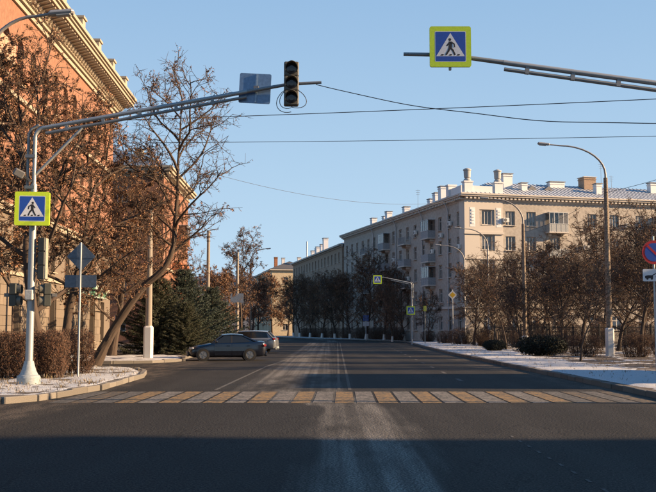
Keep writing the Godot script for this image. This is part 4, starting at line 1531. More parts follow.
	trim(co, Vector3(0, 0, -SL), Vector3(0, 0, 1), Vector3(-1, 0, 0), -0.5, SL + 0.02, [[18.12, 18.215, 0.18], [18.52, 18.71, 0.7], [18.71, 18.89, 0.83]])
	cor = part(b, "cornice", co.mesh(), pale)
	dn = MB.new()
	for i in 68: dn.box(Vector3(0.1 + i * 0.56, 18.37, 0.28), Vector3(0.3, 0.3, 0.56))
	for i in 100: dn.box(Vector3(-0.28, 18.37, -0.3 - i * 0.56), Vector3(0.56, 0.3, 0.3))
	dn.box(Vector3(19, 18.37, -0.02), Vector3(38, 0.3, 0.06))
	dn.box(Vector3(0.02, 18.37, -28), Vector3(0.06, 0.3, 55.9))
	part(cor, "dentil_row", dn.mesh(), pale, Transform3D.IDENTITY, true)
	var tin := mat(0.5, 0.52, 0.54, 0.6, 0.5, 0.6, "blotch", 0.0, 0.35)
	rf = roof_hip(-0.7, 38.7, -12.7, 0.7, 18.92, 2.5)
	rfo = part(b, "roof", rf.mesh(), tin)
	var seam := MB.new()
	for i in 62:
		var x := 0.2 + i * 0.62
		var run := minf(6.7, minf(x + 0.7, 38.7 - x))
		seam.tube([Vector3(x, 18.94, 0.68), Vector3(x, 18.95 + 2.5 * run / 6.7, 0.7 - run)], [0.035], 4)
	part(rfo, "seam", seam.mesh(), mat(0.16, 0.17, 0.18, 0.5, 0.8, 0.5, "blotch", 0.0, 0.3), Transform3D.IDENTITY, true)
	var rf2 := roof_hip(-0.69, 12.7, -SL - 0.6, -1.0, 18.91, 2.5)
	part(b, "roof", rf2.mesh(), tin)
	# roof snow lies in patches between the seams
	# parapet with two urns at the corner
	var pa := MB.new()
	pa.span(Vector3(-0.6, 18.9, -0.3), Vector3(5.0, 19.9, 0.3))
	pa.span(Vector3(-0.6, 18.9, -4.0), Vector3(-0.1, 19.88, -0.3))
	for q in [Vector3(0.4, 0, 0), Vector3(4.6, 0, 0), Vector3(-0.35, 0, -3.6)]:
		pa.span(q + Vector3(-0.55, 18.91, -0.42), q + Vector3(0.55, 20.4, 0.42))
		pa.span(q + Vector3(-0.65, 20.3, -0.5), q + Vector3(0.65, 20.48, 0.5))
	var pao := part(b, "parapet", pa.mesh(), white)
	for q in [Vector3(0.4, 20.46, 0), Vector3(4.6, 20.46, 0)]:
		var un := MB.new()
		un.lathe([Vector2(0.5, 0), Vector2(0.46, 0.25), Vector2(0.3, 0.4), Vector2(0.42, 0.5), Vector2(0.46, 1.35), Vector2(0.54, 1.42), Vector2(0.5, 1.55), Vector2(0.2, 1.7), Vector2(0, 1.74)], 14, q)
		part(pao, "urn", un.mesh(), mat(0.36, 0.36, 0.35, 0.9, 0.6, 1.5, "fine"))
	for q in [[7.4, -3.2, 1.3, 3.2], [9.3, -2.2, 0.8, 1.9], [20.2, -2.0, 0.8, 2.2], [15.6, -5.0, 2.2, 2.7], [30.0, -4, 1.1, 3.0], [34.5, -5.0, 1.2, 2.9]]:
		if q[3] > 0.0: chimney(rfo, Vector3(q[0], 18.95, q[1]), Vector3(q[2], q[3], 0.9), white, mat(0.2, 0.2, 0.2, 0.8))
	chimney(rfo, Vector3(20.4, 18.95, -5.0), Vector3(1.8, 3.5, 1.6), mat(0.3, 0.21, 0.15, 0.9, 0.7, 0.8), pale)
	for z in [-8.0, -14.0, -19.0, -24.0, -33.0, -38.0, -43.0, -50.0]:
		chimney(rfo, Vector3(2.4 + fmod(absf(z) * 0.7, 2.4), 18.95, z), Vector3(0.9, 1.9 + fmod(absf(z), 1.3), 1.1), white, mat(0.2, 0.2, 0.2, 0.8))
	for q in [Vector3(10.8, 0, -3.4), Vector3(13.2, 0, -3.4)]:
		var ve := MB.new()
		ve.prism(PackedVector2Array([Vector2(-0.7, 0), Vector2(0.7, 0), Vector2(0, 0.55)]), -0.9, 0.9, Transform3D(Basis.IDENTITY, q + Vector3(0, 20.15, 0)))
		part(rfo, "roof_vent", ve.mesh(), mat(0.12, 0.12, 0.13, 0.6))
	for q in [[Vector3(22.6, 20.5, -5), 4.2], [Vector3(24.8, 20.8, -6), 2.4], [Vector3(1.5, 19.5, -21), 3.0]]:
		var an := MB.new()
		var a0: Vector3 = q[0]
		an.tube([a0 - Vector3(0, 0.6, 0), a0 + Vector3(0, q[1], 0)], [0.03, 0.015], 5)
		for i in 3: an.box(a0 + Vector3(0, q[1] - 0.2 - i * 0.3, 0), Vector3(0.7 - i * 0.1, 0.03, 0.03))
		part(rfo, "antenna", an.mesh(), plain(0.06, 0.06, 0.06, 0.6, 0.4))
	for q in [[4.95, 15.2], [17.0, 11.9], [23.3, 15.0], [10.6, 8.5], [15.2, 8.6]]:
		ac_unit(b, Vector3(q[0] + 0.6 if q[0] < 5 else q[0], q[1] + 0.4, 0.0), Vector3(1, 0, 0), Vector3(0, 0, 1))
	for q in [[51.6, 15.3], [48.4, 14.0], [45.2, 12.1], [38.6, 15.4], [28.8, 12.1], [22.4, 15.3], [54.6, 12.0], [35.3, 8.9]]:
		ac_unit(b, Vector3(0.0, q[1] + 0.2, -SL + q[0]), Vector3(0, 0, 1), Vector3(-1, 0, 0))
	for q in [[12.65, 14.2, 2], [12.65, 10.95, 1], [21.4, 10.95, 0], [21.4, 7.7, 2], [28.8, 14.2, 2]]:
		balcony(b, Vector3(q[0], q[1], 0.0), Vector3(1, 0, 0), Vector3(0, 0, 1), q[2], 2.7, pale, mat(0.3, 0.31, 0.31, 0.8, 0.7, 1.0))
	for ci in [13, 10, 7, 4]:
		for i in 3:
			var kind: int = [1, 2, 0, 1, 0, 2][(ci + i * 2) % 6]
			balcony(b, Vector3(0, sy[2 + i] - 0.75, -SL + 2.0 + ci * 3.25), Vector3(0, 0, 1), Vector3(-1, 0, 0), kind, 2.8, pale, mat(0.28, 0.29, 0.3, 0.8, 0.7, 1.0))
	for z in [15.0, 5.4, 26.5, 38.0]:
		var dp := MB.new()
		dp.tube([Vector3(-0.75, 18.6, -z), Vector3(-0.35, 17.9, -z), Vector3(-0.16, 17.3, -z), Vector3(-0.16, 0.3, -z)], [0.09], 8)
		part(b, "drainpipe", dp.mesh(), mat(0.42, 0.43, 0.44, 0.5, 0.8, 1.0, "fine", 0.0, 0.3))

	# --- next house in the row, all in shade
	b = thing("apartment_building", "shaded grey-brown house behind the dark trees, next along after the corner house", "building", Vector3(2.6, 0.1, -176), deg_to_rad(11.8))
	wall = MB.new()
	rows = []
	for s in [1.5, 5.0, 8.1, 11.2, 14.3]: rows.append([s, 1.8, 1.3, 0, 0.2, cols(2.0, 52.0, 3.3)])
	facade(b, wall, Vector3(0, 0, -54), Vector3(0, 0, 1), Vector3(-1, 0, 0), 54.0, 17.0, rows, rng, wood, pale)
	wall.quad(Vector3(0, 0, 0), Vector3(12, 0, 0), Vector3(12, 17, 0), Vector3(0, 17, 0), Vector3(0, 0, 1))
	wall.quad(Vector3(0, 0, -54), Vector3(12, 0, -54), Vector3(12, 17, -54), Vector3(0, 17, -54), Vector3(0, 0, -1))
	wall.quad(Vector3(12, 0, 0), Vector3(12, 0, -54), Vector3(12, 17, -54), Vector3(12, 17, 0), Vector3(1, 0, 0))
	part(b, "wall", wall.mesh(), mat(0.3, 0.235, 0.18, 0.92, 0.8, 0.3))
	core = MB.new(); core.box(Vector3(6, 8.5, -27), Vector3(10.6, 16.8, 52.6))
	part(b, "interior", core.mesh(), dark)
	co = MB.new()
	trim(co, Vector3(0, 0, -54), Vector3(0, 0, 1), Vector3(-1, 0, 0), -0.5, 54.5, [[17.0, 17.2, 0.2], [17.2, 17.5, 0.7]])
	part(b, "cornice", co.mesh(), pale)
	rfo = part(b, "roof", roof_hip(-0.6, 12.6, -54.6, 0.6, 17.5, 2.4).mesh(), tin)
	for z in [-4.0, -9.0, -14.0, -25.0, -31.0, -36.0, -43.0, -48.0]:
		chimney(rfo, Vector3(2.0 + fmod(absf(z) * 0.6, 3.0), 17.5, z), Vector3(1.0, 2.2 + fmod(absf(z), 1.7), 1.2), white, mat(0.2, 0.2, 0.2, 0.8))
	for ci in [14, 11, 7, 3]:
		for i in 2: balcony(b, Vector3(0, [10.5, 7.4][i], -54 + 2.0 + ci * 3.3), Vector3(0, 0, 1), Vector3(-1, 0, 0), [1, 0][i], 2.8, pale, mat(0.28, 0.29, 0.3, 0.8, 0.7, 1.0))

	# --- cream house closing the street, lit end wall
	b = thing("apartment_building", "distant cream house with a small lit end wall and dark hipped roof", "building", Vector3(-15.5, 0.1, -262), deg_to_rad(11.0))
	wall = MB.new()
	rows = []
	for s in [1.5, 4.8, 7.9, 11.0, 14.4]: rows.append([s, 1.7, 1.4, 0, 0.2, [3.8, 8.0]])
	facade(b, wall, Vector3(0, 0, 0), Vector3(1, 0, 0), Vector3(0, 0, 1), 11.5, 18.0, rows, rng, wood, pale)
	rows = []
	for s in [1.5, 4.8, 7.9, 11.0, 14.4]: rows.append([s, 1.7, 1.4, 0, 0.2, cols(2.0, 38.0, 3.4)])
	facade(b, wall, Vector3(0, 0, -40), Vector3(0, 0, 1), Vector3(-1, 0, 0), 40, 18.0, rows, rng, wood, pale)
	wall.quad(Vector3(11.5, 0, 0), Vector3(11.5, 0, -40), Vector3(11.5, 18, -40), Vector3(11.5, 18, 0), Vector3(1, 0, 0))
	wall.quad(Vector3(0, 0, -40), Vector3(11.5, 0, -40), Vector3(11.5, 18, -40), Vector3(0, 18, -40), Vector3(0, 0, -1))
	part(b, "wall", wall.mesh(), mat(0.46, 0.38, 0.26, 0.92, 0.8, 0.3))
	core = MB.new(); core.box(Vector3(5.75, 9, -20), Vector3(10.2, 17.8, 38.6))
	part(b, "interior", core.mesh(), dark)
	co = MB.new()
	co.span(Vector3(-0.6, 18.0, -40.6), Vector3(12.1, 18.35, 0.6))
	part(b, "cornice", co.mesh(), pale)
	rfo = part(b, "roof", roof_hip(-0.7, 12.2, -40.7, 0.7, 18.36, 2.6).mesh(), mat(0.08, 0.075, 0.075, 0.7, 0.7, 0.5))
	for q in [[1.5, -3.0], [4.0, -6.0], [8.0, -2.5], [9.5, -8.0]]:
		chimney(rfo, Vector3(q[0], 18.4, q[1]), Vector3(0.9, 3.4, 0.9), white if q[0] > 3 else rust, mat(0.2, 0.2, 0.2, 0.8))
	var an2 := MB.new()
	an2.tube([Vector3(10.5, 18.4, -4), Vector3(10.5, 26.5, -4)], [0.22, 0.2], 6)
	part(rfo, "flue", an2.mesh(), white)

	# --- low blue-grey block far off beyond the avenue
	b = thing("apartment_building", "far low grey block glimpsed between the poles beyond the spruces", "building", Vector3(-52, 0.1, -330), 0.05)
	wall = MB.new()
	rows = []
	for s in [1.5, 4.8, 8.1, 11.4, 14.7]: rows.append([s, 1.8, 1.5, 0, 0.2, cols(2.0, 36.0, 3.4)])
	facade(b, wall, Vector3.ZERO, Vector3(1, 0, 0), Vector3(0, 0, 1), 38, 18.5, rows, rng, wood, pale)
	wall.quad(Vector3(38, 0, 0), Vector3(38, 0, -14), Vector3(38, 18.5, -14), Vector3(38, 18.5, 0), Vector3(1, 0, 0))
	wall.quad(Vector3(0, 0, 0), Vector3(0, 0, -14), Vector3(0, 18.5, -14), Vector3(0, 18.5, 0), Vector3(-1, 0, 0))
	part(b, "wall", wall.mesh(), mat(0.2, 0.2, 0.22, 0.92, 0.8, 0.3))
	core = MB.new(); core.box(Vector3(19, 9.3, -7), Vector3(36.6, 18.3, 12.6))
	part(b, "interior", core.mesh(), dark)
	part(b, "roof", roof_hip(-0.6, 38.6, -14.6, 0.6, 18.55, 2.2).mesh(), mat(0.1, 0.11, 0.13, 0.6, 0.75, 0.5))

	# --- houses on the right behind the frame edge: their shadows cross the carriageway
	b = thing("apartment_building", "tall house beyond the frame edge whose shadow fills the foreground road", "building", Vector3(24, 0.1, -9.6), 0.0)
	wall = MB.new()
	rows = []
	for s in [1.5, 4.9, 8.2, 11.5, 14.8]: rows.append([s, 1.8, 1.4, 0, 0.2, cols(2.5, 10.0, 3.4)])
	facade(b, wall, Vector3(0, 0, 0), Vector3(0, 0, 1), Vector3(-1, 0, 0), 12.0, 18.5, rows, rng, wood, pale)
	wall.quad(Vector3(0, 0, 0), Vector3(52, 0, 0), Vector3(52, 18.5, 0), Vector3(0, 18.5, 0), Vector3(0, 0, -1))
	wall.quad(Vector3(0, 0, 12), Vector3(52, 0, 12), Vector3(52, 18.5, 12), Vector3(0, 18.5, 12), Vector3(0, 0, 1))
	wall.quad(Vector3(52, 0, 0), Vector3(52, 0, 12), Vector3(52, 18.5, 12), Vector3(52, 18.5, 0), Vector3(1, 0, 0))
	part(b, "wall", wall.mesh(), beige)
	core = MB.new(); core.box(Vector3(26, 9.3, 6), Vector3(50.6, 18.3, 10.6))
	part(b, "interior", core.mesh(), dark)
	rfo = part(b, "roof", roof_hip(-0.3, 52.3, -0.02, 12.3, 18.52, 1.2).mesh(), tin)
	for q in [[20.0, 1.6, 1.2], [25.5, 0.9, 2.6], [29.0, 2.1, 1.0], [33.5, 1.2, 3.4], [38.5, 2.4, 1.1], [43.0, 0.8, 2.2], [47.5, 1.7, 1.4]]:
		chimney(rfo, Vector3(q[0], 18.5, 0.9), Vector3(q[2], q[1] + 0.6, 1.0), white, mat(0.2, 0.2, 0.2, 0.8))
	b = thing("shop_building", "low flat-roofed shop beyond the frame edge shading the road past the crossing", "building", Vector3(21, 0.1, -25.6), 0.0)
	wall = MB.new()
	facade(b, wall, Vector3(0, 0, -8.4), Vector3(0, 0, 1), Vector3(-1, 0, 0), 8.4, 6.6, [[0.5, 2.4, 1.8, 1, 0.2, [2.2, 6.0]], [4.2, 1.6, 1.8, 1, 0.2, [2.2, 6.0]]], rng, wood, pale)
	wall.quad(Vector3(0, 0, -8.4), Vector3(12, 0, -8.4), Vector3(12, 6.6, -8.4), Vector3(0, 6.6, -8.4), Vector3(0, 0, -1))
	wall.quad(Vector3(0, 0, 0), Vector3(12, 0, 0), Vector3(12, 6.6, 0), Vector3(0, 6.6, 0), Vector3(0, 0, 1))
	wall.quad(Vector3(12, 0, 0), Vector3(12, 0, -8.4), Vector3(12, 6.6, -8.4), Vector3(12, 6.6, 0), Vector3(1, 0, 0))
	part(b, "wall", wall.mesh(), pale)
	core = MB.new(); core.span(Vector3(-0.2, 6.6, -8.6), Vector3(12.2, 7.0, 0.2))
	part(b, "roof", core.mesh(), tin)

# ---------------------------------------------------------------- greenery
func greenery() -> void:
	var bark := mat(0.075, 0.052, 0.038, 0.97, 0.4, 2.2, "fine", 0.9)
	var barkd := mat(0.065, 0.048, 0.038, 0.97, 0.45, 2.2, "fine", 0.9)
	var rust := [Color(0.22, 0.115, 0.06), Color(0.175, 0.09, 0.05), Color(0.28, 0.165, 0.095), Color(0.12, 0.066, 0.04)]
	var dull := [Color(0.135, 0.076, 0.047), Color(0.1, 0.058, 0.039), Color(0.18, 0.107, 0.068), Color(0.07, 0.045, 0.033)]
	var grey := [Color(0.10, 0.062, 0.05), Color(0.075, 0.05, 0.045), Color(0.13, 0.07, 0.05)]

	# left pavement: the big leafy trees
	var big := grow_tree(11, {"h": 12.6, "r": 0.26, "n1": 17, "n2": 8, "n3": 6, "n4": 4, "leaves": 21, "leaf": 0.072, "cols": rust, "first": 0.22, "spread": 0.34, "up0": 0.35, "trunk": 0.8})
	var big2 := grow_tree(12, {"h": 12.0, "r": 0.23, "n1": 15, "n2": 8, "n3": 6, "n4": 4, "leaves": 21, "leaf": 0.072, "cols": rust, "first": 0.25, "spread": 0.34, "up0": 0.3, "trunk": 0.82})
	put_tree("broadleaf_tree", "tall tree thick with rust-brown leaves directly behind the signal mast", big, Vector3(-10.720, 0.120, -36.000), 0.4, 1.0, bark, "leafy trees before the orange building")
	put_tree("broadleaf_tree", "rust-brown tree with slanting trunk between the mast and the diamond sign", big2, Vector3(-10.559, 0.120, -38.000), 2.1, 0.93, bark, "leafy trees before the orange building")
	put_tree("broadleaf_tree", "leafy brown tree at the picture edge before the orange wall", big2, Vector3(-13.786, 0.120, -38.000), 4.3, 0.9, bark, "leafy trees before the orange building")
	put_tree("broadleaf_tree", "brown leafy tree filling the space behind the leaning trunk", big, Vector3(-12.683, 0.120, -56.000), 3.6, 0.86, bark, "leafy trees before the orange building")
	put_tree("broadleaf_tree", "brown leafy tree above the spruces below the dentilled cornice", big2, Vector3(-13.065, 0.120, -70.000), 1.0, 0.93, bark, "leafy trees before the orange building")

	# the leaning tree
	var lean := [Vector3(0, -0.1, 0), Vector3(0.5, 0.9, 0), Vector3(1.0, 1.8, 0.05), Vector3(2.0, 3.25, 0.1), Vector3(2.95, 4.15, 0.1), Vector3(3.35, 5.1, 0.05), Vector3(3.42, 6.3, 0), Vector3(3.5, 7.6, -0.05), Vector3(3.52, 8.9, 0), Vector3(3.6, 10.2, 0.05), Vector3(3.62, 11.4, 0)]
	var lt := grow_tree(25, {"h": 10.8, "r": 0.225, "path": lean, "n1": 16, "n2": 7, "n3": 5, "n4": 4, "leaves": 5.5, "leaf": 0.06, "cols": grey + rust, "first": 0.45, "spread": 0.3, "up0": 0.3, "lift": 0.06})
	put_tree("leaning_tree", "tree with thick trunk leaning over the pavement, thin crown against the sky", lt, Vector3(-10.060, 0.120, -41.000), 0.0, 1.0, bark)

	# avenue on the left further away
	var sparse := grow_tree(31, {"h": 13.0, "r": 0.18, "n1": 13, "n2": 7, "n3": 5, "n4": 4, "leaves": 5, "leaf": 0.12, "cols": dull, "first": 0.35, "spread": 0.26, "up0": 0.7})
	put_tree("broadleaf_tree", "tall sparse tree standing beside the far concrete pole", sparse, Vector3(-9.965, 0.120, -108.000), 0.2, 1.13, bark, "avenue trees on the far left")
	var mid := grow_tree(33, {"h": 9.5, "r": 0.16, "n1": 14, "n2": 7, "n3": 5, "n4": 4, "leaves": 11.0, "leaf": 0.12, "cols": rust, "first": 0.2, "spread": 0.36, "up0": 0.4})
	put_tree("broadleaf_tree", "low brown tree behind the blue-green spruce", mid, Vector3(-10.997, 0.120, -92.000), 1.4, 0.85, bark, "avenue trees on the far left")
	put_tree("broadleaf_tree", "low brown tree right of the tall sparse one", mid, Vector3(-10.758, 0.120, -135.000), 3.0, 1.0, bark, "avenue trees on the far left")
	put_tree("broadleaf_tree", "low brown tree behind the second concrete pole", mid, Vector3(-12.582, 0.120, -120.000), 5.1, 1.05, bark, "avenue trees on the far left")
	put_tree("broadleaf_tree", "brown sunlit tree before the distant cream house", mid, Vector3(-14.092, 0.120, -240.000), 0.7, 1.75, bark, "sunlit trees at the end of the street")
	put_tree("broadleaf_tree", "brown sunlit tree nearest the shaded row at the street end", mid, Vector3(-10.318, 0.120, -246.000), 2.6, 1.6, bark, "sunlit trees at the end of the street")
	put_tree("broadleaf_tree", "brown sunlit tree at the street end above the parked cars", mid, Vector3(-17.028, 0.120, -232.000), 4.2, 1.65, bark, "sunlit trees at the end of the street")

	# spruces behind the parked cars
	var sp1 := grow_spruce(41, 5.4, 2.5, [Color(0.055, 0.066, 0.034), Color(0.042, 0.052, 0.03), Color(0.08, 0.076, 0.042)])
	var sp2 := grow_spruce(43, 5.6, 2.5, [Color(0.05, 0.075, 0.055), Color(0.038, 0.056, 0.042), Color(0.075, 0.095, 0.072)])
	put_spruce("spruce_tree", "olive-green spruce beside the white-footed concrete pole", sp1, Vector3(-10.873, 0.120, -61.000), 0.0, 0.92, "spruces behind the cars")
	put_spruce("spruce_tree", "tallest blue-green spruce in the middle of the clump behind the cars", sp2, Vector3(-9.965, 0.120, -66.000), 1.0, 1.02, "spruces behind the cars")
	put_spruce("spruce_tree", "small blue-green spruce right behind the parked cars' roofs", sp2, Vector3(-8.757, 0.120, -72.000), 2.5, 0.85, "spruces behind the cars")
	put_spruce("spruce_tree", "low olive spruce at the dark end of the clump near the sedan's nose", sp1, Vector3(-8.934, 0.120, -60.000), 3.7, 0.62, "spruces behind the cars")

	# right lawn
	var r1 := grow_tree(51, {"h": 9.5, "r": 0.17, "n1": 16, "n2": 8, "n3": 6, "n4": 4, "leaves": 7, "leaf": 0.085, "cols": dull, "first": 0.2, "spread": 0.46, "up0": 0.45})
	var r2 := grow_tree(52, {"h": 10.0, "r": 0.19, "n1": 16, "n2": 8, "n3": 6, "n4": 4, "leaves": 6, "leaf": 0.085, "cols": dull, "first": 0.22, "spread": 0.45, "up0": 0.5})
	var r3 := grow_tree(53, {"h": 9.0, "r": 0.15, "n1": 15, "n2": 7, "n3": 6, "n4": 4, "leaves": 5, "leaf": 0.085, "cols": dull, "first": 0.25, "spread": 0.4, "up0": 0.55})
	var thin := grow_tree(54, {"h": 7.0, "r": 0.085, "n1": 11, "n2": 5, "n3": 4, "n4": 3, "leaves": 1.6, "leaf": 0.08, "cols": dull, "first": 0.35, "spread": 0.3, "up0": 0.7, "path": [Vector3(0, -0.1, 0), Vector3(-0.1, 1.0, 0), Vector3(-0.5, 2.4, 0.1), Vector3(-1.2, 3.8, 0.1), Vector3(-1.6, 5.2, 0), Vector3(-1.7, 6.4, 0)]})
	var G := "trees on the lawn before the corner house"
	put_tree("broadleaf_tree", "round brown tree below the pale corner bay of the beige house", r3, Vector3(14.696, 0.120, -96.000), 0.3, 0.95, barkd, G, 0.0)
	put_tree("broadleaf_tree", "brown tree behind the small dark juniper", r1, Vector3(15.594, 0.120, -88.000), 1.3, 0.85, barkd, G, 0.0)
	put_tree("slender_tree", "slender dark tree leaning over the snow beside the small juniper", thin, Vector3(14.185, 0.120, -76.000), 0.0, 1.0, barkd)
	put_tree("broadleaf_tree", "brown tree with whitewashed foot behind the middle street lamp", r2, Vector3(19.583, 0.120, -92.000), 2.2, 0.96, barkd, G, 1.1)
	put_tree("broadleaf_tree", "dense brown tree behind the large juniper mound", r1, Vector3(19.729, 0.120, -84.000), 3.1, 1.0, barkd, G, 1.1)
	put_tree("broadleaf_tree", "tallest brown tree on the lawn left of the near street lamp", r2, Vector3(21.306, 0.120, -80.000), 4.4, 1.12, barkd, G, 0.0)
	put_tree("broadleaf_tree", "dark brown tree close behind the near street lamp", r1, Vector3(21.285, 0.120, -70.000), 5.2, 0.92, barkd, G, 0.0)
	put_tree("broadleaf_tree", "brown tree with slanted trunk below the no-parking sign", r3, Vector3(21.592, 0.120, -66.000), 0.9, 1.08, barkd, G, 0.0)
	put_tree("broadleaf_tree", "brown tree cut by the frame edge behind the no-parking sign", r2, Vector3(25.366, 0.120, -72.000), 2.9, 1.06, barkd, G, 0.0)
	put_tree("broadleaf_tree", "brown tree showing between the lamp and the roof chimney", r3, Vector3(28.835, 0.120, -100.000), 1.9, 1.2, barkd, G, 0.0)
	put_tree("broadleaf_tree", "far brown tree below the first balcony of the beige house", r1, Vector3(21.176, 0.120, -108.000), 2.4, 1.0, barkd, G, 0.0)
	put_tree("broadleaf_tree", "far brown tree low behind the tallest tree", r3, Vector3(26.341, 0.120, -106.000), 3.9, 1.1, barkd, G, 0.0)
	put_tree("broadleaf_tree", "far brown tree at the frame edge before the beige wall", r1, Vector3(33.583, 0.120, -102.000), 5.9, 1.15, barkd, G, 0.0)
	put_tree("sapling", "thin dark sapling standing in the snow before the hedge", thin, Vector3(12.419, 0.120, -47.000), 2.6, 0.62, barkd)
	for q in [[487, 118, r2, 1.0, "back-row brown tree below the white window surround"], [540, 114, r1, 1.05, "back-row brown tree between the lamp and the balcony"], [592, 116, r2, 1.1, "back-row brown tree below the big brown chimney"], [625, 92, r2, 1.05, "brown tree just right of the near lamp, second row"], [660, 95, r3, 1.2, "second-row brown tree at the frame edge"], [562, 70, r3, 0.8, "low brown tree between the juniper mound and the sapling"], [520, 72, r3, 0.62, "small brown tree beside the second lamp's foot"]]:
		put_tree("broadleaf_tree", q[4], q[2], Vector3((q[0] - 328) * q[1] / 950.0, 0.12, -q[1]), q[0], q[3], barkd, G, 0.0)
	# a few more of the same planting beyond the frame throw the bands of shade on the road
	for q in [[24.0, 40.0, r1, 0.95, "nearest brown lawn tree beyond the frame edge"], [27.0, 47.0, r2, 0.95, "second brown lawn tree beyond the frame edge"], [24.5, 55.0, r3, 1.0, "third brown lawn tree beyond the frame edge"], [29.0, 62.0, r1, 1.0, "farthest brown lawn tree beyond the frame edge"]]:
		put_tree("broadleaf_tree", q[4], q[2], Vector3(q[0], 0.12, -q[1]), q[1], q[3], barkd, "trees beyond the frame edge")

	var hedge := grow_bush(61, Vector3(2.3, 1.5, 1.1), 60, 1500, 6500, 0.05, [Color(0.085, 0.038, 0.02), Color(0.055, 0.027, 0.017), Color(0.115, 0.055, 0.028)], 0.05, 4.5)
	var HG := "clipped brown hedges"
	put_bush("hedge", "clipped brown hedge behind the mast foot at the picture edge", "hedge", hedge, Vector3(-10.234, 0.120, -30.500), 0.1, Vector3(0.9, 1.0, 1.0), HG)
	put_bush("hedge", "clipped brown hedge just right of the mast foot", "hedge", hedge, Vector3(-9.036, 0.120, -31.000), 2.9, Vector3(0.5, 1.02, 1.0), HG)
	put_bush("hedge", "clipped brown hedge behind the post of the diamond sign", "hedge", hedge, Vector3(-8.754, 0.120, -33.000), 0.3, Vector3(0.62, 1.05, 1.0), HG)
	put_bush("hedge", "clipped brown hedge in the second row beside the slanting trunk", "hedge", hedge, Vector3(-11.465, 0.120, -35.500), 0.0, Vector3(1.2, 0.95, 1.0), HG)
	var hedge2 := grow_bush(62, Vector3(2.4, 1.25, 1.0), 70, 1300, 2600, 0.055, [Color(0.09, 0.05, 0.03), Color(0.065, 0.038, 0.024), Color(0.11, 0.06, 0.035)], 0.12, 5.0)
	put_bush("hedge", "brown twiggy hedge left of the near lamp's white foot", "hedge", hedge2, Vector3(14.821, 0.120, -55.000), 0.0, Vector3(0.85, 1.0, 1.0), HG)
	put_bush("hedge", "brown twiggy hedge right of the near lamp's white foot", "hedge", hedge2, Vector3(17.553, 0.120, -54.000), 0.05, Vector3(0.85, 1.05, 1.0), HG)
	put_bush("hedge", "brown twiggy hedge cut by the frame edge on the lawn", "hedge", hedge2, Vector3(18.756, 0.120, -52.000), 3.1, Vector3(0.9, 1.0, 1.0), HG)
	put_bush("hedge", "brown twiggy hedge behind the large juniper mound", "hedge", hedge2, Vector3(15.032, 0.120, -64.000), 3.2, Vector3(1.0, 1.0, 1.0), HG)
	var shrub := grow_bush(63, Vector3(3.0, 1.7, 1.8), 120, 2200, 1500, 0.06, [Color(0.1, 0.055, 0.033), Color(0.07, 0.04, 0.026)], 0.0, 2.2)
	var SG := "bare brown shrubs on the lawn"
	for q in [[446, 108, 0.9, "bare brown shrub nearest the far crossing mast"], [462, 100, 1.1, "wide bare brown shrub below the pale corner bay"], [482, 92, 1.1, "bare brown shrub behind the small juniper"], [517, 84, 1.0, "bare brown shrub between the two junipers"], [428, 122, 0.9, "farthest bare brown shrub beside the yellow diamond sign's tree"]]:
		put_bush("shrub", q[3], "shrub", shrub, Vector3((q[0] - 328) * q[1] / 950.0, 0.12, -q[1]), q[0], Vector3.ONE * q[2], SG)
	for q in [[536, 96, "brown shrub bank behind the second lamp"], [566, 92, "brown shrub bank behind the sapling's hedge"], [598, 90, "brown shrub bank behind the near lamp"], [630, 88, "brown shrub bank under the no-parking sign's tree"], [660, 90, "brown shrub bank at the frame edge"], [500, 100, "brown shrub bank behind the leaning slender tree"]]:
		put_bush("shrub", q[2], "shrub", shrub, Vector3((q[0] - 328) * q[1] / 950.0, 0.12, -q[1]), q[0], Vector3(1.5, 1.45, 1.2), SG)
	var far_hedges := ["under the far crossing mast's dark trees", "under the tallest shaded tree", "where the two houses meet", "before the second house's near end", "in the middle of the shaded row", "beyond the middle of the shaded row", "near the end of the shaded row", "at the very end of the shaded row"]
	for i in 8:
		var dd := 143.0 + i * 9.6
		put_bush("hedge", "low brown hedge " + far_hedges[i], "hedge", shrub, Vector3(10.5 - (dd - 140.0) * 0.22, 0.12, -dd), 1.78, Vector3(3.5, 1.25, 1.3), "hedges along the shaded front")
	var jun := grow_bush(64, Vector3(3.4, 1.25, 2.2), 50, 900, 9000, 0.1, [Color(0.012, 0.017, 0.011), Color(0.018, 0.022, 0.014), Color(0.009, 0.012, 0.009)], 0.0, 2.0)
	var jb := mat(0.03, 0.025, 0.02, 0.95, 0.6, 2.0)
	put_bush("juniper", "large dark green juniper mound on the snowy lawn", "shrub", jun, Vector3(12.842, 0.100, -57.500), 0.0, Vector3(1.0, 1.0, 1.0), "", jb)
	put_bush("juniper", "small dark green juniper mound farther along the kerb", "shrub", jun, Vector3(12.184, 0.100, -70.000), 2.0, Vector3(0.62, 0.68, 0.8), "", jb)

	# dark trees along the shaded street front
	var dk1 := grow_tree(71, {"h": 14.0, "r": 0.2, "n1": 19, "n2": 8, "n3": 6, "n4": 5, "leaves": 3.6, "leaf": 0.12, "cols": rust, "first": 0.2, "spread": 0.33, "up0": 0.6})
	var dk2 := grow_tree(72, {"h": 13.0, "r": 0.2, "n1": 19, "n2": 8, "n3": 6, "n4": 5, "leaves": 4.4, "leaf": 0.12, "cols": rust, "first": 0.18, "spread": 0.36, "up0": 0.5})
	var DG := "dark trees along the shaded street front"
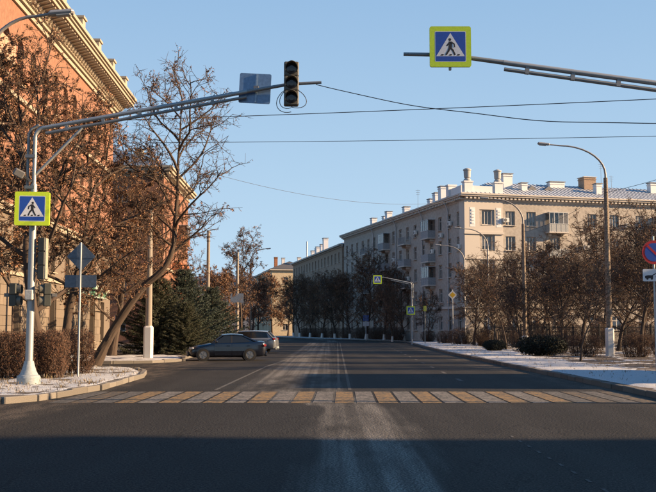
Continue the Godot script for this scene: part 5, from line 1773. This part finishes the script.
	var spots := [[404, 140, 0.8, "shaded dark tree nearest the far crossing mast"], [384, 146, 0.95, "shaded dark tree behind the far overhead crossing sign"], [366, 152, 1.12, "tallest shaded dark tree before the corner house"], [350, 160, 0.95, "shaded dark tree left of the tallest one"], [335, 170, 0.95, "shaded dark tree where the two houses meet"], [322, 180, 0.95, "shaded dark tree before the second house"], [310, 190, 0.98, "second shaded dark tree before the second house"], [300, 202, 1.05, "last shaded dark tree before the sunlit ones"], [392, 130, 0.6, "low shaded dark tree under the far crossing arm"], [342, 185, 0.9, "shaded dark tree deep in the row"], [376, 160, 0.95, "shaded dark tree half hidden right of the tallest one"], [358, 172, 0.95, "shaded dark tree close to the first house end"], [316, 206, 1.0, "shaded dark tree close to the second house wall"], [395, 152, 0.85, "shaded dark tree below the first balconies"], [294, 214, 1.1, "shaded dark tree beside the sunlit ones"], [328, 200, 0.9, "farthest shaded dark tree deep in the row"]]
	for i in spots.size():
		var q: Array = spots[i]
		put_tree("street_tree", q[3], dk1 if i % 2 == 0 else dk2, Vector3((q[0] - 328) * q[1] / 950.0, 0.12, -q[1]), i * 1.7, q[2], bark, DG, 0.9)
	put_tree("broadleaf_tree", "small orange-leaved tree beside the far crossing mast", r3, Vector3(12.792, 0.120, -122.000), 0.3, 0.75, bark, "", 0.0)

# ---------------------------------------------------------------- furniture
func furniture() -> void:
	# left signal mast
	var m := mast("signal_mast", "galvanised mast on bulbous foot whose arm carries the traffic light", Vector3(-8.44, 0.12, -27.0), 0.0, 7.45, 8.25, 1.5, 6.1, true, 0.32)
	var jb := MB.new()
	jb.cbox(Vector3(0.0, 2.52, 0.13), Vector3(0.22, 0.28, 0.16), 0.02)
	part(m, "junction_box", jb.mesh(), mat(0.5, 0.48, 0.42, 0.6, 0.8, 2.0))
	var cm := MB.new()
	cm.cbox(Vector3(-0.38, 5.98, 0.2), Vector3(0.3, 0.22, 0.44), 0.03, Basis(Vector3(0, 0, 1), -0.5) * Basis(Vector3.UP, 0.4))
	cm.box(Vector3(-0.18, 5.85, 0.08), Vector3(0.3, 0.06, 0.06), Basis(Vector3(0, 0, 1), -0.6))
	part(m, "camera_housing", cm.mesh(), mat(0.11, 0.11, 0.11, 0.5, 0.8, 2.0))
	crossing_sign("yellow-bordered pedestrian crossing sign on the signal mast's pole", Vector3(-8.387, 5.079, -26.720), 0.12, 0.96, 0.1, -1.0)
	traffic_light("dark three-lamp traffic light hanging at the end of the mast arm", Vector3(-1.042, 8.673, -26.600), 0.08)
	var rs := thing("direction_sign", "back of a square blue-grey sign on the mast arm", "sign", Vector3(-2.125, 8.652, -27.140), 0.0)
	var pl := MB.new()
	pl.prism(rounded(0.92, 0.88, 0.05), -0.015, 0.015, Transform3D(Basis(Vector3(0, 0, 1), -0.05), Vector3.ZERO))
	part(rs, "plate", pl.mesh(), mat(0.13, 0.21, 0.33, 0.4, 0.85, 1.2, "blotch", 0.0, 0.3))
	var st := MB.new()
	st.box(Vector3(0.04, 0, 0.032), Vector3(0.05, 0.84, 0.03), Basis(Vector3(0, 0, 1), -0.05))
	part(rs, "stiffener", st.mesh(), mat(0.2, 0.28, 0.38, 0.4, 0.85, 1.2, "blotch", 0.0, 0.3))
	var ba := MB.new()
	ba.box(Vector3(0.04, -0.02, 0.08), Vector3(0.14, 0.14, 0.12))
	part(rs, "clamp", ba.mesh(), plain(0.15, 0.15, 0.16, 0.5, 0.4))
	# tall narrow signal seen from behind, and pedestrian signals
	var ps := thing("signal_case", "tall narrow dark signal case fixed beside the mast's pole", "traffic light", Vector3(-8.16, 0.12, -27.0), 0.0)
	for i in 3:
		var c := MB.new()
		c.cbox(Vector3(0, 3.16 + i * 0.4, -0.04), Vector3(0.2, 0.39, 0.24), 0.02)
		part(ps, "case_section", c.mesh(), mat(0.03, 0.034, 0.03, 0.6, 0.8, 2.0))
	var sv := MB.new()
	sv.box(Vector3(0.115, 3.56, -0.06), Vector3(0.03, 1.16, 0.24))
	part(ps, "side_shield", sv.mesh(), mat(0.3, 0.28, 0.22, 0.6, 0.8, 2.0))
	var br := MB.new()
	for y in [3.2, 3.9]: br.box(Vector3(-0.14, y, 0), Vector3(0.2, 0.05, 0.05))
	part(ps, "bracket", br.mesh(), plain(0.1, 0.1, 0.1, 0.5, 0.4))
	for s in [[-0.42, "pedestrian signal on the far side of the mast facing along the pavement", 1.57], [0.4, "pedestrian signal on the road side of the mast with round visors", -1.2]]:
		var pg := thing("pedestrian_signal", s[1], "traffic light", Vector3(-8.44 + s[0], 2.64, -27.0), s[2], "pedestrian signals on the mast")
		var hs := MB.new()
		for i in 2: hs.cbox(Vector3(0, -0.16 + i * 0.33, -0.06), Vector3(0.3, 0.32, 0.2), 0.02)
		part(pg, "housing", hs.mesh(), mat(0.035, 0.038, 0.03, 0.6, 0.8, 2.0))
		for i in 2:
			var vz := MB.new()
			vz.lathe([Vector2(0.125, 0.0), Vector2(0.13, 0.13), Vector2(0.12, 0.13), Vector2(0.115, 0.0)], 16, Vector3(0, -0.16 + i * 0.33, 0.03), Basis(Vector3.RIGHT, PI / 2))
			part(pg, "visor", vz.mesh(), mat(0.1, 0.095, 0.075, 0.6, 0.8, 2.0))
		var bk := MB.new()
		bk.box(Vector3(0, 0.0, -0.22), Vector3(0.08, 0.1, 0.22))
		bk.box(Vector3(0.0, 0.0, -0.24), Vector3(0.12, 0.08, 0.1))
		part(pg, "bracket", bk.mesh(), plain(0.12, 0.12, 0.12, 0.5, 0.4))

	# diamond sign seen from behind
	var ds := thing("road_sign", "back of a diamond sign above a small plate on a thin post", "sign", Vector3(-7.989, 0.120, -30.600), 0.0)
	var po := MB.new()
	po.tube([Vector3(0, -0.2, 0), Vector3(0, 4.35, 0)], [0.034], 10)
	part(ds, "post", po.mesh(), mat(0.32, 0.34, 0.36, 0.5, 0.7, 2.0, "fine", 0.0, 0.5))
	var dm := MB.new()
	dm.prism(rounded(0.66, 0.66, 0.04), -0.06, -0.045, Transform3D(Basis(Vector3(0, 0, 1), PI / 4), Vector3(0, 3.9, 0)))
	var backm := mat(0.1, 0.125, 0.16, 0.45, 0.8, 1.2, "blotch", 0.0, 0.5)
	var dmo := part(ds, "diamond_plate", dm.mesh(), backm)
	var rb := MB.new()
	for k in [0.0]: rb.box(Vector3(0, 3.86 + k, -0.04), Vector3(0.8, 0.03, 0.02))
	part(dmo, "rib", rb.mesh(), backm)
	var lp := MB.new()
	lp.prism(rounded(1.02, 0.4, 0.03), -0.06, -0.045, Transform3D(Basis.IDENTITY, Vector3(0, 3.1, 0)))
	part(ds, "lower_plate", lp.mesh(), backm)

	# lamp whose arm enters at the top corner
	street_lamp("grey street lamp whose curved arm enters over the orange wall", Vector3(-9.85, 0.12, -26.5), 0.04, 10.75, 1.9, false, 0.0, "")
	# concrete poles on the left
	concrete_pole("nearest concrete pole with whitewashed foot on the snowy island", Vector3(-9.693, 0.120, -51.500), 8.0, 1.75, false)
	concrete_pole("bare-topped concrete pole rising above the spruces", Vector3(-10.613, 0.120, -84.000), 10.3, 0.0, true)
	concrete_pole("concrete pole carrying a small grey board beyond the spruces", Vector3(-9.923, 0.120, -104.000), 10.0, 0.0, true)
	street_lamp("far street lamp on a concrete pole left of the parked cars' road", Vector3(-10.141, 0.120, -124.000), 0.0, 12.3, 2.0, true, 0.0)
	var nb := thing("notice_board", "small grey board fixed to the far concrete pole", "sign", Vector3(-9.924, 5.126, -103.700), 0.0)
	var bd := MB.new()
	bd.box(Vector3(0.0, 0, 0), Vector3(1.4, 1.0, 0.04))
	part(nb, "panel", bd.mesh(), mat(0.22, 0.25, 0.28, 0.6, 0.8, 1.0))
	var bc := MB.new()
	bc.box(Vector3(0, 0, -0.08), Vector3(0.5, 0.1, 0.14))
	part(nb, "clamp", bc.mesh(), plain(0.1, 0.1, 0.1))

	# street lamps on the right
	street_lamp("near street lamp on a stained pole with whitewashed foot, above the hedge", Vector3(16.529, 0.120, -56.000), PI, 12.75, 3.35, true, 1.65)
	street_lamp("second street lamp from the near one, with whitewashed foot among the trees", Vector3(15.286, 0.120, -74.000), PI, 12.0, 2.7, true, 1.1)
	street_lamp("slim street lamp in front of the corner bay's lower windows", Vector3(15.869, 0.120, -94.000), PI, 11.8, 2.7, false, 0.0)
	street_lamp("slim street lamp before the shaded front of the corner house", Vector3(16.232, 0.120, -113.000), PI, 11.8, 2.8, false, 0.0)
	street_lamp("farthest street lamp, its pale head above the far crossing mast", Vector3(13.212, 0.120, -140.000), PI, 12.0, 2.6, false, 0.0)

	# right mast with the overhead sign
	var rm := mast("sign_mast", "grey mast beyond the frame edge whose long arm carries the overhead sign", Vector3(9.7, 0.12, -21.5), PI, 7.05, 7.95, 1.1, 5.65, false, 0.38)
	crossing_sign("large yellow-bordered pedestrian crossing sign hanging over the road", Vector3(2.809, 8.127, -21.300), 0.0, 0.95, 0.06, 1.0)
	var hk := thing("sign_bracket", "short bracket below the overhead crossing sign", "bracket", Vector3(2.801, 7.675, -21.360), 0.0)
	var hb := MB.new()
	hb.cbox(Vector3(0, 0.02, 0), Vector3(0.06, 0.22, 0.06), 0.01)
	part(hk, "bar", hb.mesh(), mat(0.3, 0.3, 0.3, 0.5, 0.8, 2.0, "fine", 0.0, 0.4))

	# no-parking sign with tow-truck plate
	var np := thing("no_parking_sign", "round red-ringed blue no-parking sign with tow-truck plate at the frame edge", "sign", Vector3(9.644, 0.120, -28.000), 0.0)
	var pp := MB.new()
	pp.tube([Vector3(0, -0.2, -0.06), Vector3(0, 4.3, -0.06)], [0.034], 10)
	part(np, "post", pp.mesh(), mat(0.32, 0.34, 0.36, 0.5, 0.7, 2.0, "fine", 0.0, 0.5))
	var c0 := Transform3D(Basis.IDENTITY, Vector3(0, 3.82, 0))
	var dr := MB.new(); disc(dr, Vector2.ZERO, 0.355, -0.015, 0.0, 36)
	var dro := part(np, "red_disc", dr.mesh(), plain(0.38, 0.012, 0.015, 0.4), c0)
	var db := MB.new(); disc(db, Vector2.ZERO, 0.275, 0.001, 0.004, 36)
	part(dro, "blue_disc", db.mesh(), plain(0.015, 0.06, 0.3, 0.4))
	var sl := MB.new(); sl.box(Vector3(0, 0, 0.006), Vector3(0.56, 0.065, 0.004), Basis(Vector3(0, 0, 1), -PI / 4))
	part(dro, "red_bar", sl.mesh(), plain(0.38, 0.012, 0.015, 0.4))
	var pt := MB.new(); pt.prism(rounded(0.7, 0.36, 0.03), -0.015, 0.0)
	var pto := part(np, "tow_plate", pt.mesh(), plain(0.5, 0.54, 0.58, 0.5), Transform3D(Basis.IDENTITY, Vector3(0, 3.14, 0)))
	var tk := MB.new()
	tk.prism(PackedVector2Array([Vector2(-0.29, -0.09), Vector2(-0.05, -0.09), Vector2(-0.05, 0.0), Vector2(-0.14, 0.0), Vector2(-0.2, 0.0), Vector2(-0.29, -0.02)]), 0.001, 0.003)
	for x in [-0.22, -0.09]: disc(tk, Vector2(x, -0.1), 0.035, 0.0035, 0.005, 14)
	stroke(tk, Vector2(-0.06, 0.0), Vector2(0.12, 0.1), 0.025, 0.0035)
	stroke(tk, Vector2(0.12, 0.1), Vector2(0.12, 0.02), 0.015, 0.0057)
	tk.prism(PackedVector2Array([Vector2(0.02, -0.06), Vector2(0.28, -0.02), Vector2(0.24, 0.04), Vector2(0.12, 0.05), Vector2(0.04, 0.0)]), 0.001, 0.003)
	part(pto, "pictogram", tk.mesh(), plain(0.015, 0.015, 0.018, 0.6))

	# far crossing mast with two signs
	var fm := mast("sign_mast", "small far mast bending over the street with two crossing signs", Vector3(9.512, 0.120, -108.000), PI, 7.0, 3.6, 0.75, 2.4, false, 0.0)
	crossing_sign("small far pedestrian crossing sign at the end of its overhead arm", Vector3(5.621, 7.363, -107.800), 0.0, 0.98, 0.06, 1.0)
	crossing_sign("small far pedestrian crossing sign low on the bent mast", Vector3(9.367, 3.847, -107.700), 0.0, 0.95, 0.06, 1.0)
	var pr := thing("priority_sign", "yellow and white diamond sign among the trees before the corner house", "sign", Vector3(13.631, 0.120, -104.000), 0.0)
	var p2 := MB.new(); p2.tube([Vector3(0, -0.2, -0.05), Vector3(0, 5.9, -0.05)], [0.045], 8)
	part(pr, "post", p2.mesh(), mat(0.32, 0.34, 0.36, 0.5, 0.7, 2.0, "fine", 0.0, 0.5))
	var w1 := MB.new(); w1.prism(rounded(0.72, 0.72, 0.05), -0.015, 0.0, Transform3D(Basis(Vector3(0, 0, 1), PI / 4), Vector3(0, 5.35, 0)))
	var w1o := part(pr, "white_diamond", w1.mesh(), plain(0.55, 0.55, 0.52, 0.5))
	var w2 := MB.new(); w2.prism(rounded(0.46, 0.46, 0.03), 0.001, 0.004, Transform3D(Basis(Vector3(0, 0, 1), PI / 4), Vector3(0, 5.35, 0)))
	part(w1o, "yellow_diamond", w2.mesh(), plain(0.5, 0.3, 0.01, 0.5))
	var sp := thing("board_sign", "small pale square board on a post among the lawn trees", "sign", Vector3(15.516, 0.120, -98.000), 0.0)
	var s1 := MB.new(); s1.tube([Vector3(0, -0.2, -0.05), Vector3(0, 6.2, -0.05)], [0.045], 8)
	part(sp, "post", s1.mesh(), mat(0.3, 0.3, 0.3, 0.6, 0.7, 2.0, "fine", 0.0, 0.4))
	var s2 := MB.new(); s2.prism(rounded(0.75, 1.1, 0.04), -0.015, 0.0, Transform3D(Basis.IDENTITY, Vector3(0, 5.6, 0)))
	part(sp, "panel", s2.mesh(), mat(0.5, 0.5, 0.48, 0.6, 0.8, 1.0))
	var tp := thing("post", "thin yellowish-green post beside the far crossing mast", "post", Vector3(10.781, 0.120, -106.000), 0.0)
	var t1 := MB.new(); t1.tube([Vector3(0, -0.2, 0), Vector3(0, 3.6, 0)], [0.05], 8)
	part(tp, "shaft", t1.mesh(), mat(0.2, 0.21, 0.2, 0.6, 0.8, 2.0))
	var t2 := MB.new(); t2.cbox(Vector3(0, 3.9, 0), Vector3(0.32, 0.6, 0.1), 0.02)
	part(tp, "head", t2.mesh(), mat(0.3, 0.34, 0.05, 0.6, 0.8, 2.0))
	var fs := thing("parking_sign", "pale blue and white sign on a post before the shaded house", "sign", Vector3(5.977, 0.120, -150.000), 0.0)
	var f1 := MB.new(); f1.tube([Vector3(0, -0.2, -0.05), Vector3(0, 3.9, -0.05)], [0.06], 8)
	part(fs, "post", f1.mesh(), mat(0.4, 0.4, 0.4, 0.6, 0.8, 2.0))
	var f2 := MB.new(); f2.prism(rounded(0.9, 0.9, 0.05), -0.015, 0.0, Transform3D(Basis.IDENTITY, Vector3(0, 3.4, 0)))
	part(fs, "blue_plate", f2.mesh(), plain(0.06, 0.12, 0.35, 0.5))
	var f3 := MB.new(); f3.prism(rounded(1.0, 0.7, 0.05), -0.015, 0.0, Transform3D(Basis.IDENTITY, Vector3(0, 2.5, 0)))
	part(fs, "white_plate", f3.mesh(), plain(0.5, 0.53, 0.56, 0.5))

	# iron fence behind the hedge on the right
	var fe := thing("iron_fence", "dark iron fence with close bars behind the hedges on the lawn", "fence", Vector3(14.0, 0.12, -80.0), 0.02)
	var iron := plain(0.016, 0.016, 0.017, 0.6, 0.3)
	for i in 16:
		var fp := MB.new()
		fp.cbox(Vector3(i * 2.2, 0.98, 0), Vector3(0.14, 2.1, 0.14), 0.02)
		part(fe, "post", fp.mesh(), iron)
	for y in [0.25, 1.75]:
		var rl := MB.new()
		rl.box(Vector3(16.5, y, 0), Vector3(33, 0.06, 0.05))
		part(fe, "rail", rl.mesh(), iron)
	var bars := MB.new()
	for i in 330: bars.box(Vector3(0.05 + i * 0.1, 0.98, 0.0), Vector3(0.035, 1.86, 0.03))
	part(fe, "bar", bars.mesh(), iron, Transform3D.IDENTITY, true)

	# cars
	var navy := StandardMaterial3D.new()
	navy.albedo_color = Color(0.005, 0.007, 0.014).linear_to_srgb()
	navy.roughness = 0.35
	navy.metallic = 0.1
	navy.clearcoat_enabled = true
	navy.clearcoat = 0.8
	navy.clearcoat_roughness = 0.12
	navy.roughness_texture = noise_tex("fine", 0.35)
	navy.uv1_triplanar = true
	var greyp := navy.duplicate()
	greyp.albedo_color = Color(0.17, 0.18, 0.19).linear_to_srgb()
	var sedan := {"st": [[0.0, 0.38, 0.56, 0.55], [0.02, 0.26, 0.66, 0.8], [0.06, 0.2, 0.74, 0.92], [0.14, 0.19, 0.83, 0.985], [0.24, 0.19, 0.9, 1.0], [0.31, 0.19, 0.95, 1.0], [0.45, 0.19, 0.965, 1.0], [0.6, 0.19, 0.985, 1.0], [0.75, 0.19, 1.01, 1.0], [0.86, 0.2, 1.03, 0.985], [0.94, 0.22, 1.04, 0.94], [0.98, 0.27, 1.0, 0.86], [1.0, 0.36, 0.86, 0.7]],
		"glass": {"fb": 0.29, "rf": 0.44, "rr": 0.69, "rb": 0.905, "belt": 0.96, "roof": 1.4}, "tail": 0.82, "tailh": 0.16, "wf": 0.195, "wr": 0.785, "bumper": navy}
	car("dark navy fastback car parked nose-in toward the spruces", Vector3(-5.567, 0.000, -52.456), deg_to_rad(9), 4.25, 1.74, sedan, navy)
	var suv := {"st": [[0.0, 0.4, 0.62, 0.55], [0.02, 0.3, 0.74, 0.8], [0.06, 0.26, 0.84, 0.92], [0.14, 0.25, 0.94, 0.985], [0.24, 0.25, 1.0, 1.0], [0.31, 0.25, 1.03, 1.0], [0.45, 0.25, 1.05, 1.0], [0.6, 0.25, 1.06, 1.0], [0.75, 0.25, 1.08, 1.0], [0.88, 0.26, 1.09, 0.985], [0.96, 0.28, 1.09, 0.95], [0.985, 0.32, 1.05, 0.9], [1.0, 0.4, 0.9, 0.8]],
		"glass": {"fb": 0.27, "rf": 0.4, "rr": 0.86, "rb": 0.965, "belt": 1.03, "roof": 1.56}, "tail": 1.0, "tailh": 0.2, "wf": 0.19, "wr": 0.79, "bumper": greyp}
	car("grey estate car parked behind the navy one, tail light catching sun", Vector3(-6.010, 0.000, -70.047), deg_to_rad(-6), 4.6, 1.82, suv, greyp)

	# overhead wires
	concrete_pole("concrete pole beyond the frame edge that holds the street wires", Vector3(19.796, 0.120, -40.000), 12.2, 0.0, true)
	wire("wire sagging from the mast arm's end to the sign mast beyond the frame", Vector3(-0.346, 8.708, -26.900), Vector3(9.7, 6.45, -21.5), 0.45, 0.012, 0.02)
	wire("upper straight wire crossing the whole sky", Vector3(-18.412, 13.303, -53.000), Vector3(20.241, 11.817, -40.000), 0.12, 0.02)
	wire("lower straight wire crossing the whole sky", Vector3(-18.379, 12.184, -53.000), Vector3(20.163, 10.033, -40.000), 0.12, 0.014)
	wire("faint thin wire slanting down toward the chimneys of the corner house", Vector3(-10.770, 15.717, -84.000), Vector3(17.868, 18.417, -122.000), 1.5, 0.016)
	wire("thin wire running from the near street lamp up to the frame edge", Vector3(16.414, 9.766, -56.000), Vector3(20.173, 10.250, -40.000), 0.25, 0.014)
	wire("thin wire dropping from the near street lamp into the tree", Vector3(16.414, 9.766, -56.000), Vector3(15.347, 9.294, -74.000), 0.3, 0.012)
